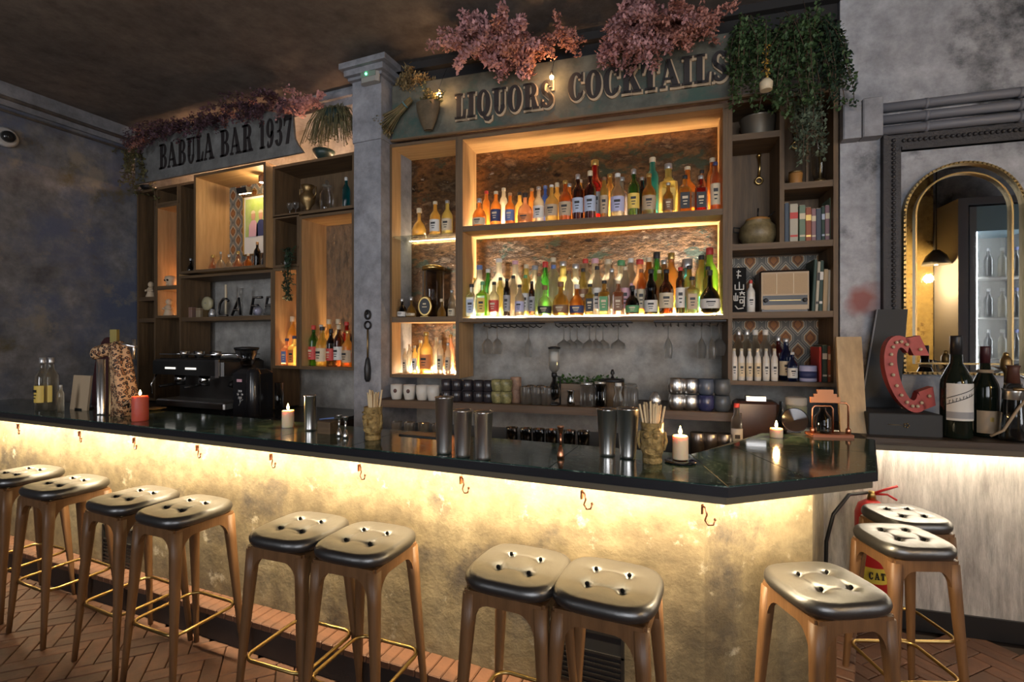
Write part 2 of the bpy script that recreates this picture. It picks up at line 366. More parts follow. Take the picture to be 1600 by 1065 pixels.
# cornice: block and three mouldings over the mirror
def cornice():
    u0, u1 = R.U(1317, VR-.06), R.U(1379, VR-.06)
    t = thing('cornice_block', 'grey plaster block at the left end of three pipe-like mouldings above the mirror', 'block', R, u0, VR, 2.62)
    mb = MB(); mb.bbox(0, -.07, .0, (u1-u0)*.47, 0, .20, .006); mb.build('block_half', M_concrete, t)
    mb = MB(); mb.bbox((u1-u0)*.49, -.075, .0, (u1-u0), 0, .21, .006); mb.build('block_half', M_concrete, t)
    for i, z in enumerate((2.655, 2.715, 2.78)):
        mb = MB(); mb.tube([(u1, VR-.03, z), (u1+.5, VR-.03, z+.004), (4.4, VR-.03, z)], .024, 10)
        for k in range(8): mb.tube([(u1+.2+k*.4, VR-.03, z), (u1+.215+k*.4, VR-.03, z)], .028, 10)
        o = mb.build('pipe', mat('grey_pipe', (.16, .165, .19), .5, bump=.2)); o.rotation_euler = (0, 0, R.a)
        tag(o, ['lowest', 'middle', 'topmost'][i]+' of three grey pipes running along the wall above the mirror', 'pipe', 'pipes above the mirror')
    return t
cornice()
# room behind the camera (seen only in the mirror and from beside)
mb = MB(); mb.box(-5.3, -3.5, 0, 5.5, -3.4, CEIL); struct('wall_rear', mb, M_wallR)
mb = MB(); mb.box(5.0, -3.4, 0, 5.1, 4.2, CEIL); struct('wall_far_right', mb, M_wallR)

# ------------------------------------------------------------------ bar counter
FRONT = 1.672
slab = [(XL+.01, FRONT), (.031, FRONT), (.514, 2.073), (.668, 2.74), (.2, 2.72), (-.10, 2.10), (XL+.01, 2.10)]
top = thing('marble_countertop', 'long polished dark green marble bar top with chamfered right end', 'counter top', B, -2.5, 1.85, 1.02)
def rel(pts, ox=-2.5, oy=1.85): return [(x-ox, y-oy) for x, y in pts]
def shrink(poly, g):
    cx = sum(p[0] for p in poly)/len(poly); cy = sum(p[1] for p in poly)/len(poly); out = []
    for x, y in poly:
        d = math.hypot(x-cx, y-cy); out.append((x-(x-cx)/d*g, y-(y-cy)/d*g))
    return out
offs_in = [(x+(-2.5-x)*0, y) for x, y in [(XL+.015, FRONT+.006), (.029, FRONT+.006), (.508, 2.075), (.660, 2.735), (.203, 2.716), (-.097, 2.096), (XL+.015, 2.096)]]
mb = MB(); mb.prism(rel(slab), .015, .046); mb.build('slab_core', M_slabedge, top)
ms_ = MB(); ms_.prism(rel(offs_in), .0458, .0476); ms_.build('joint_bed', mat('pale_joint', (.16, .18, .16), .5), top)
tiles = []
xs = [XL+.012]; 
while xs[-1] < -.55: xs.append(xs[-1]+.452)
xs = xs[:-1]
for i in range(len(xs)-1): tiles.append([(xs[i], FRONT+.004), (xs[i+1], FRONT+.004), (xs[i+1], 2.098), (xs[i], 2.098)])
tiles.append([(xs[-1], FRONT+.004), (.03, FRONT+.004), (-.10, 2.098), (xs[-1], 2.098)])
tiles.append([(.032, FRONT+.005), (.272, 1.873), (.05, 2.355), (-.099, 2.10)])
tiles.append([(.273, 1.874), (.511, 2.074), (.585, 2.40), (.25, 2.45), (.051, 2.357)])
tiles.append([(.585, 2.40), (.664, 2.738), (.201, 2.718), (.051, 2.357), (.25, 2.45)])
for p in tiles:
    mb = MB(); q = rel(p); mb.loft([[(x, y, .046) for x, y in shrink(q, .0016)], [(x, y, .0490) for x, y in shrink(q, .0018)], [(x, y, .05) for x, y in shrink(q, .0030)]])
    mb.build('marble_tile', M_marble, top)
# nosing line and the rail under the slab
def offs(pts, d):            # offset an open polyline to its left
    out = []
    for i, p in enumerate(pts):
        ns = []
        for a, b in ((i-1, i), (i, i+1)):
            if a < 0 or b >= len(pts): continue
            dx, dy = pts[b][0]-pts[a][0], pts[b][1]-pts[a][1]; l = math.hypot(dx, dy); ns.append((-dy/l, dx/l))
        nx = sum(n[0] for n in ns)/len(ns); ny = sum(n[1] for n in ns)/len(ns); q = nx*nx+ny*ny
        out.append((p[0]+nx*d/q, p[1]+ny*d/q))
    return out
edge = slab[:4]
def ribbon(mb, line, d0, d1, z0, z1):
    a, b = offs(line, d0), offs(line, d1)
    for i in range(len(line)-1): mb.loft([[(a[i][0], a[i][1], z0), (b[i][0], b[i][1], z0), (b[i][0], b[i][1], z1), (a[i][0], a[i][1], z1)], [(a[i+1][0], a[i+1][1], z0), (b[i+1][0], b[i+1][1], z0), (b[i+1][0], b[i+1][1], z1), (a[i+1][0], a[i+1][1], z1)]])
    return mb
e2 = rel(edge)
ribbon(MB(), e2, .015, .035, -.012, .0145).build('bronze_rail', M_rail, top)
mb = MB()
for i in range(9):
    pass
# bar body
body = thing('bar_counter', 'weathered cement bar front glowing under warm strip light', 'bar', B, -2.5, 2.0, 0)
e3 = rel(edge, -2.5, 2.0)
ribbon(MB(), e3, .20, .26, 0, 1.034).build('front_panel', M_body, body)
mb = MB(); p1 = offs(edge, .26); 
# lit strip under the overhang, tucked behind the rail
led = ribbon(MB(), edge, .055, .066, 1.026, 1.034).build('led_strip', E_bar); tag(led, 'warm light strip running under the overhang of the long bar top', 'light strip')
# the step with its brick course
stepo = thing('bar_step', 'low dark foot step capped with terracotta bricks along the bar', 'step', B, -2.5, 1.8, 0)
e4 = rel(edge, -2.5, 1.8)
ribbon(MB(), e4, .078, .198, 0, .128).build('step_face', mat('dark_step', (.025, .018, .015), .6, bump=.3, scale=10), stepo)
outer, inner = offs(edge, .070), offs(edge, .199)
sb = MB().bbox(-.0295, 0, 0, .0295, .129, .030, .004).mesh('step_brick', M_brick); nb = 0
for i in range(3):
    ax, ay = outer[i]; bx, by = outer[i+1]; ix, iy = inner[i]; jx, jy = inner[i+1]
    L_ = math.hypot(bx-ax, by-ay); th = math.atan2(by-ay, bx-ax)
    # run only where the inner edge exists too
    t0 = max(0, ((ix-ax)*math.cos(th)+(iy-ay)*math.sin(th))); t1 = min(L_, (jx-ax)*math.cos(th)+(jy-ay)*math.sin(th))
    n = int((t1-t0)//.062)
    for k in range(n):
        t = t0+(k+.5)*(t1-t0)/n
        link('brick', sb, stepo, (ax+math.cos(th)*t+2.5, ay+math.sin(th)*t-1.8, .128+random.uniform(0, .002)), th); nb += 1
print('step bricks', nb)
# side counter under the mirror
sc = thing('side_counter', 'dark wooden side counter under the arched mirror with bronze lower edge', 'counter', R, 2.6, 2.94, 1.0)
u_l = R.U(1352, 2.72)
mb = MB(); mb.bbox(u_l-2.6, -.228, .035, 4.5-2.6, .225, .07, .004); mb.build('counter_board', wood('side_counter_wood', (.06, .042, .03), (.035, .025, .018), 'x', .35), sc)
mb = MB(); mb.box(u_l-2.6+.02, -.215, .007, 4.5-2.6, -.195, .035); mb.build('bronze_rail', M_rail, sc)
mb = MB(); mb.box(u_l+.09, 3.0, 1.015, 4.4, 3.02, 1.034); o = mb.build('led_strip', E_white); o.rotation_euler = (0, 0, R.a); tag(o, 'white light strip under the side counter below the mirror', 'light strip')
# ------------------------------------------------------------------ stools
def seat_mesh():
    half = .163; th = .055; rings = []; NA = 64
    prof = [(r/26*.86, None) for r in range(1, 27)]
    def R_(a):
        c, s_ = abs(math.cos(a)), abs(math.sin(a)); n = 3.6; return half/((c**n+s_**n)**(1/n))
    def topz(x, y):
        d = max(abs(x), abs(y))/half
        z = th - .006*d*d
        for bx in (-.055, .055):
            for by in (-.055, .055):
                q = (x-bx)**2+(y-by)**2; z -= .020*math.exp(-q/(.010**2)) + .007*math.exp(-q/(.028**2))
        for c in (-.055, .055):
            z -= .0022*math.exp(-((x-c)/.006)**2)*(1 if abs(y) < .055 else .35) + .0022*math.exp(-((y-c)/.006)**2)*(1 if abs(x) < .055 else .35)
        return z
    vs = [(0, 0, topz(0, 0))]; fs = []
    nr = 0
    for rr, _ in prof:
        for i in range(NA):
            a = 2*PI*i/NA; q = rr*R_(a); x, y = q*math.cos(a), q*math.sin(a); vs.append((x, y, topz(x, y)))
        nr += 1
    for k in range(1, 10):
        t = k/9*PI*.98
        rad = .86+.14*math.sin(t); dz = .5+.5*math.cos(t)
        for i in range(NA):
            a = 2*PI*i/NA; q = rad*R_(a); x, y = q*math.cos(a), q*math.sin(a)
            e = topz(.86*R_(a)*math.cos(a), .86*R_(a)*math.sin(a)); vs.append((x, y, e*dz+.001))
        nr += 1
    fs += [(0, 1+i, 1+(i+1) % NA) for i in range(NA)]
    for j in range(nr-1): fs += [(1+j*NA+i, 1+j*NA+(i+1) % NA, 1+(j+1)*NA+(i+1) % NA, 1+(j+1)*NA+i) for i in range(NA)]
    fs.append(tuple(1+(nr-1)*NA+i for i in reversed(range(NA))))
    m = MB(); m.add(vs, fs, True); return m
def make_stool():
    root = thing('bar_stool', 'x', 'stool', B, 0, 0, 0, 0, 'tufted bar stools')
    st = link('seat', seat_mesh().mesh('seat', M_leather), root, (0, 0, .712))
    for sx in (-1, 1):
        for sy in (-1, 1): MB().sphere((sx*.055, sy*.055, .052), .007, 8, 5).build('button', M_button, st)
    # apron: four boards with an arched lower edge
    ap = MB(); h = .132
    pts = [(-h, .712), (h, .712), (h, .56)]
    arch = [(.118*math.cos(PI*k/12), .655+.035*math.sin(PI*k/12)*1.0 - (.055 if 0 else 0)) for k in range(13)]
    arch = [(h-.018, .56)] + [(.112+.0*k, .62) if k == 0 else (.112*math.cos(PI/2*0)+0, .62) for k in range(0)] + \
           [(.112-.060*(1-math.cos(PI/2*k/6)), .575+.098*math.sin(PI/2*k/6)) for k in range(7)]
    full = pts+arch+[(-x, z) for x, z in reversed(arch)]+[(-h, .56)]
    for k in range(4):
        a = k*PI/2; ap.prism(full, h-.013, h+.009, 'y', RotZ(a))
    ap.build('seat_frame', M_stoolwood, root)
    for sx in (-1, 1):
        for sy in (-1, 1):
            rings = []
            for t in range(7):
                f = t/6; z = .70-.70*f; c = .122+.046*f; w = (.014*(1-f)**1.2+.0102)
                cx, cy = sx*c, sy*c; n = 8; k4 = 3.0
                rings.append([(cx+w*math.copysign(abs(math.cos(2*PI*(i+.5)/n))**.6, math.cos(2*PI*(i+.5)/n)), cy+w*math.copysign(abs(math.sin(2*PI*(i+.5)/n))**.6, math.sin(2*PI*(i+.5)/n)), z) for i in range(n)])
            MB().loft(rings, True).build('leg', M_stoolwood, root)
    pts = []; q = .150; cr = .05
    for k, (sx, sy) in enumerate(((1, 1), (-1, 1), (-1, -1), (1, -1))):
        for j in range(5):
            a = PI/2*k+PI/2*j/4; pts.append((sx*(q-cr)+cr*math.cos(a), sy*(q-cr)+cr*math.sin(a), .27))
    MB().tube(pts, .0075, 8, True).build('foot_ring', M_brass, root)
    return root
stool0 = make_stool()
spots = [(35, 733, 0, 'black tufted bar stool at the far left, cut by the frame'),
         (103, 749, 0, 'second black tufted bar stool from the far left'),
         (210, 769, 0, 'third tufted stool from the left, behind its close neighbour'),
         (290, 785, 0, 'fourth tufted stool from the left, in front of the third'),
         (470, 815, 0, 'fifth stool from the left, left one of the middle pair'),
         (573, 833, 0, 'sixth stool from the left, right one of the middle pair'),
         (812, 874, 0, 'seventh stool, left one of the pair before the floor vent'),
         (951, 899, 0, 'eighth stool, right one of the pair before the floor vent'),
         (1296, 896, 27, 'large near stool standing alone at the chamfered bar end'),
         (1410, 830, 20, 'front one of two stools under the side counter, beside the extinguisher'),
         (1414, 796, 20, 'rear one of two stools under the side counter, by the concrete wall')]
for i, (px, py, rz, lab) in enumerate(spots):
    s_ = stool0 if i == 0 else copy_tree(stool0)
    u, v = B.flat(px, py, .775)
    if i == 8: u -= .02; v -= .03
    s_.location = (u, v, 0); s_.rotation_euler = (0, 0, math.radians(rz)+random.uniform(-.05, .05)); s_['label'] = lab
    k_ = {8: .91, 9: .85, 10: .85}.get(i, 1.0); s_.scale = (k_, k_, 1)
    print('stool', i, round(u, 2), round(v, 2))
# coat hooks under the bar
hookm = MB(); hookm.tube([(0, 0, 0), (0, -.012, -.006), (0, -.018, -.03), (0, -.010, -.052), (0, -.022, -.068), (0, -.040, -.064), (0, -.046, -.045)], .0035, 6); hookm.sphere((0, -.046, -.042), .006, 6, 4)
hookm.box(-.008, -.004, -.03, .008, .002, .004); hm = hookm.mesh('coat_hook', M_copper)
for i, px in enumerate((28, 124, 209, 308, 423, 561, 720, 909, 1097)):
    o = link('coat_hook', hm, None, (B.U(px, FRONT+.012), FRONT+.012, .998)); o.scale = (.85, .85, .85); o.rotation_euler = (0, 0, 1.35)
    tag(o, f'{ORD[i+1]} brass coat hook from the left under the bar edge', 'hook', 'coat hooks under the bar')
# vents in the bar face
def vent(px0, px1, pt, pb, lab):
    v = FRONT+.20; u0, u1 = B.U(px0, v), B.U(px1, v); z1 = B.Z((px0+px1)/2, v, pt); z0 = max(.165, B.Z((px0+px1)/2, v, pb))
    t = thing('wall_vent', lab, 'vent', B, (u0+u1)/2, v, z0); w = (u1-u0)/2; h = z1-z0
    MB().box(-w, -.014, 0, w, -.001, h).build('vent_box', M_black, t)
    mb = MB(); mb.box(-w, -.02, h-.012, w, -.014, h); mb.box(-w, -.02, h*.6, w, -.014, h*.6+.008); mb.box(-w, -.02, 0, -w+.01, -.014, h); mb.box(w-.01, -.02, 0, w, -.014, h); mb.build('vent_frame', M_iron, t)
    for k in range(6): MB().box(-w+.012, -.019, .01+k*h*.09, w-.012, -.0145, .01+k*h*.09+.007, ).build('slat', M_iron, t)
vent(165, 212, 822, 884, 'small black vent box low in the bar face at left')
vent(842, 976, 975, 1065, 'wide black vent grille low in the bar face behind two stools')
# ------------------------------------------------------------------ wallpaper and antique mirror backs
def wallpaper(name='retro_wallpaper', sx=.135, sz=.165, dim=1.0):
    m, nt, N, L, P = nodes_mat(name); tc = N.new('ShaderNodeTexCoord'); sp = N.new('ShaderNodeSeparateXYZ'); L.new(tc.outputs['Object'], sp.inputs[0])
    def mth(op, a, b=None):
        n = N.new('ShaderNodeMath'); n.operation = op
        for i, q in enumerate((a, b)):
            if q is None: continue
            if isinstance(q, (int, float)): n.inputs[i].default_value = q
            else: L.new(q, n.inputs[i])
        return n.outputs[0]
    def cell(off):
        x = mth('ABSOLUTE', mth('SUBTRACT', mth('FRACT', mth('ADD', mth('DIVIDE', sp.outputs[0], sx), 50+off)), .5))
        z = mth('ABSOLUTE', mth('SUBTRACT', mth('FRACT', mth('ADD', mth('DIVIDE', sp.outputs[2], sz), 50+off)), .5))
        # rounded hexagon distance
        a = mth('ADD', mth('MULTIPLY', x, 1.0), mth('MULTIPLY', z, 1.05)); b = mth('MULTIPLY', x, 1.35); return mth('MAXIMUM', a, b)
    d = mth('MINIMUM', cell(0), cell(.5))
    r = N.new('ShaderNodeValToRGB'); r.color_ramp.interpolation = 'CONSTANT'; e = r.color_ramp.elements
    st = [(0, (.24, .095, .025)), (.17, (.13, .05, .02)), (.25, (.28, .14, .05)), (.31, (.40, .36, .28)), (.36, (.11, .105, .09)), (.43, (.32, .29, .24)), (.46, (.10, .10, .09))]
    e[0].position = 0; e[0].color = rgba(st[0][1]); e[1].position = st[-1][0]; e[1].color = rgba(st[-1][1])
    for p, c in st[1:-1]: q = e.new(p); q.color = rgba(c)
    L.new(d, r.inputs['Fac']); L.new(r.outputs['Color'], P.inputs['Base Color']); P.inputs['Roughness'].default_value = .7; return m
M_paper = wallpaper()
M_antique = plaster('antique_painted_mirror', [(.05, .03, .02), (.30, .16, .07), (.12, .07, .04), (.42, .28, .16)], 6.0, rough=.18, bump=.15, fine=18, stretch=(1, 1, 2), mural=[((.10, .11, .07), 5.0, .56, .62)], wear=[((.6, .5, .38), 11.0, .64, .68)])
M_antique.node_tree.nodes['Principled BSDF'].inputs['Metallic'].default_value = .8
M_bark = plaster('bark_mural', [(.05, .035, .02), (.20, .12, .06), (.09, .06, .035)], 9.0, rough=.5, bump=1.0, fine=20, stretch=(1.5, 1, .6), wear=[((.45, .28, .13), 7.0, .62, .68)])

def cabinet(name, label, fr, u0, u1, z0, z1, v0, depth, t=.022, mat_v=None, mat_h=None, back=None, shelves=(), back_name='back_panel', dividers=(), group=None, top=True, bottom=True):
    mat_v = mat_v or M_cab; mat_h = mat_h or M_cabh
    r = thing(name, label, 'shelf cabinet', fr, u0, v0, z0, 0, group); w = u1-u0; h = z1-z0
    MB().box(0, 0, 0, t, depth, h).build('side_panel', mat_v, r); MB().box(w-t, 0, 0, w, depth, h).build('side_panel', mat_v, r)
    if top: MB().box(t, 0, h-t, w-t, depth, h).build('top_panel', mat_h, r)
    if bottom: MB().box(t, 0, 0, w-t, depth, t).build('bottom_panel', mat_h, r)
    if back: MB().box(t, depth-.012, t, w-t, depth, h-t).build(back_name, back, r)
    for s_ in shelves:
        z, a, b = s_ if isinstance(s_, tuple) else (s_, u0+t, u1-t)
        MB().box(a-u0, .004, z-z0-.036, b-u0, depth-.013, z-z0).build('shelf', mat_h, r)
    if mat_v is M_cab:  # added dark strips: the unlit look of the front edges put into colour
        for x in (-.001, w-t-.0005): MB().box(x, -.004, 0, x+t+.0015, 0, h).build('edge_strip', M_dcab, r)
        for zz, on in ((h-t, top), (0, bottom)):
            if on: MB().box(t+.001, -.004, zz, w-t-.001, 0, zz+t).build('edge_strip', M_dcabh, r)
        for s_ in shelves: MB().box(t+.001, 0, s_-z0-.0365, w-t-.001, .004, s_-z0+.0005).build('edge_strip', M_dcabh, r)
    for (u, a, b) in dividers: MB().box(u-u0-t/2, .002, a-z0, u-u0+t/2, depth-.013, b-z0).build('divider', mat_v, r)
    return r
D = .28
# right: tall narrow unit, wide bottle unit, small-cell unit
uA0, uA1 = R.U(608, VR), R.U(717, VR); uB0, uB1 = uA1+.002, R.U(1137, VR); uC0, uC1 = uB1+.002, R.U(1310, VR)
ZT = 2.925; ZS = 1.69; ZM = 2.305; ZB = 1.262
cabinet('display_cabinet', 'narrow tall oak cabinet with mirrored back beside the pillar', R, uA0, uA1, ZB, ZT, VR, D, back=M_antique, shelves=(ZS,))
gs = solo(MB().box(0, 0, 0, uA1-uA0-.05, D-.04, .008), glass('shelf_glass', (.8, .9, .85), .9, .05), 'glass_shelf', 'clear glass shelf holding small spirit bottles in the narrow cabinet', 'shelf', R, uA0+.025, VR+.01, 2.262)
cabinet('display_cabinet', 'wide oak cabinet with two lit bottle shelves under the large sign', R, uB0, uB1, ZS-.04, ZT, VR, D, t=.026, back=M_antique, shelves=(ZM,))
ud = R.U(1222, VR)
cabinet('display_cabinet', 'aged wooden cabinet of small cells with radio and books', R, uC0, uC1, ZB, 2.94, VR, D, mat_v=M_dcab, mat_h=M_dcabh, back=M_dcab, t=.024,
        shelves=(ZS, 2.09, (2.735, uC0+.024, ud-.012), (2.425, ud+.012, uC1-.024)), dividers=((ud, 2.09, 2.916),))
for z0, z1 in ((ZB+.03, ZS-.045), (ZS+.005, 2.09-.045)):
    o = solo(MB().box(0, 0, 0, uC1-uC0-.054, .004, z1-z0), M_paper, 'wallpaper_panel', ('lower' if z0 < 1.5 else 'upper')+' retro orange hexagon wallpaper panel in the small-cell cabinet', 'wallpaper', R, uC0+.027, VR+D-.018, z0)
# under-shelf run behind the bar with worktop
bs = thing('cup_shelf', 'brown wooden shelf of cups and tins along the back wall', 'shelf', R, uA0, VR-.17, 1.07)
MB().bbox(0, 0, 0, uC0+.05-uA0, .50, .05, .003).build('shelf_board', wood('cup_shelf_wood', (.12, .07, .035), (.07, .04, .02), 'x'), bs)
bc = thing('back_counter', 'dark low back counter under the cup shelf', 'counter', R, uA0, VR-.42, 0)
MB().box(.05, 0, 0, uC1-uA0-.35, .74, .86).build('counter_body', M_darkwood, bc); MB().box(.05, -.02, .86, uC1-uA0-.35, .745, .885).build('worktop', mat('steel_worktop', (.12, .12, .12), .3, .7), bc)
bl = thing('back_counter', 'dark back counter carrying the espresso machine', 'counter', B, XL+.01, YB-.42, 0)
MB().box(0, 0, 0, 2.53, .74, .93).build('counter_body', M_darkwood, bl); MB().box(0, -.02, .93, 2.53, .745, .955).build('worktop', mat('steel_worktop', (.12, .12, .12), .3, .7), bl)

# left cabinets (frame B)
def UB(px): return B.U(px, YB)
def ZL(px, py, v=YB): return B.Z(px, v, py)
cabinet('display_cabinet', 'tall thin dark cabinet at the far left end', B, UB(214), UB(243), .97, 2.93, YB, D, mat_v=M_dcab, mat_h=M_dcabh, back=M_dcab, shelves=(1.93, 1.73))
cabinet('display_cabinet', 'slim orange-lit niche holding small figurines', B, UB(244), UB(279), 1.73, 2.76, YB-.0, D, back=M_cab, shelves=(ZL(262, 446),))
cabinet('display_cabinet', 'dark wooden cabinet with shelf of clock and cafe letters', B, UB(280), UB(426), .97, 2.10, YB, D, mat_v=M_dcab, mat_h=M_dcabh, back=None, shelves=(1.73,))
cabinet('display_cabinet', 'low dark box on top of the orange figurine niche', B, UB(244), UB(279), 2.763, 2.93, YB, D, mat_v=M_dcab, mat_h=M_dcabh, back=M_dcab)
dk = cabinet('display_cabinet', 'dark shelf box between the orange niche and the picture box', B, UB(280), UB(312), 2.12, 2.93, YB, D, mat_v=M_dcab, mat_h=M_dcabh, back=M_dcab, shelves=())
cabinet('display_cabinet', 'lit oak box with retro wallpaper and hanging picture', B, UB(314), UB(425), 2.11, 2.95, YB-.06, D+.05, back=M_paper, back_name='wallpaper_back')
cabinet('display_cabinet', 'dark upper shelf with brass urn and glass jars', B, UB(426), UB(554), ZL(500, 331), 2.93, YB, D, mat_v=M_dcab, mat_h=M_dcabh, back=M_dcab)
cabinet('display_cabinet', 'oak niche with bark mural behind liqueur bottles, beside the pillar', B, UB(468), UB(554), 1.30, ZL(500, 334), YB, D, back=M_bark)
cabinet('display_cabinet', 'short dark cell above the small lit bottle niche', B, UB(427), UB(467), ZL(447, 418)+.003, ZL(447, 336), YB, D, mat_v=M_dcab, mat_h=M_dcabh, back=M_dcab, top=True)
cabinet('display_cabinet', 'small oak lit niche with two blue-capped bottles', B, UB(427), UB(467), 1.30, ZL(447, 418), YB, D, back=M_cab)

# ------------------------------------------------------------------ shelf lights
def strip(lab, fr, u0, u1, v, z, m=E_shelf, w=.010, h=.008):
    o = solo(MB().box(0, 0, 0, u1-u0, w, h), m, 'led_strip', lab, 'light strip', fr, u0, v, z); return o
E_low = emis('led_low', (1.0, .80, .50), 1700); E_left = emis('led_left', (1.0, .66, .34), 330); E_dim = emis('led_dim', (1.0, .72, .42), 60); E_up = emis('led_up', (1.0, .70, .38), 330); E_hot = emis('led_hot', (1.0, .72, .42), 420)
strip('warm light strip at the back of the lower bottle shelf', R, uB0+.04, uB1-.04, VR+D-.045, ZS+.002, E_low)
strip('added thin fill light between the bottle rows of the lower shelf', R, uB0+.05, uB1-.05, VR+.136, ZS+.001, emis('led_fill_low', (1.0, .82, .52), 1100), .004, .004)  # extra strip, added to strengthen the glow of the front bottle rows
strip('warm light strip at the back of the upper bottle shelf', R, uB0+.04, uB1-.04, VR+D-.045, ZM+.002, E_up)
strip('bright light strip on the floor of the narrow cabinet by the pillar', R, uA0+.04, uA1-.04, VR+D-.05, ZB+.024, E_hot)
strip('dim light strip at the back of the narrow cabinet glass shelf', R, uA0+.04, uA1-.04, VR+D-.05, 2.272, E_dim)
strip('light strip behind the two blue-capped bottles', B, UB(430), UB(463), YB+D-.05, 1.324, E_left)
strip('light strip behind the left liqueur bottles', B, UB(472), UB(550), YB+D-.05, 1.324, E_left)
strip('light strip in the figurine niche', B, UB(247), UB(276), YB+D-.04, 1.755, emis('led_mid', (1.0, .6, .3), 28))
strip('upper light strip in the figurine niche', B, UB(247), UB(276), YB+D-.04, ZL(262, 446)+.002, emis('led_mid2', (1.0, .52, .22), 60))
strip('warm strip on top of the left cabinets behind the sign', B, UB(232), UB(552), YB+.10, 2.952, emis('led_top', (1.0, .58, .32), 75), .012, .01)
strip('dim warm strip on top of the right cabinets behind the sign', R, uA0+.3, uC0, VR+.10, 2.93, emis('led_top2', (1.0, .5, .3), 6), .012, .01)

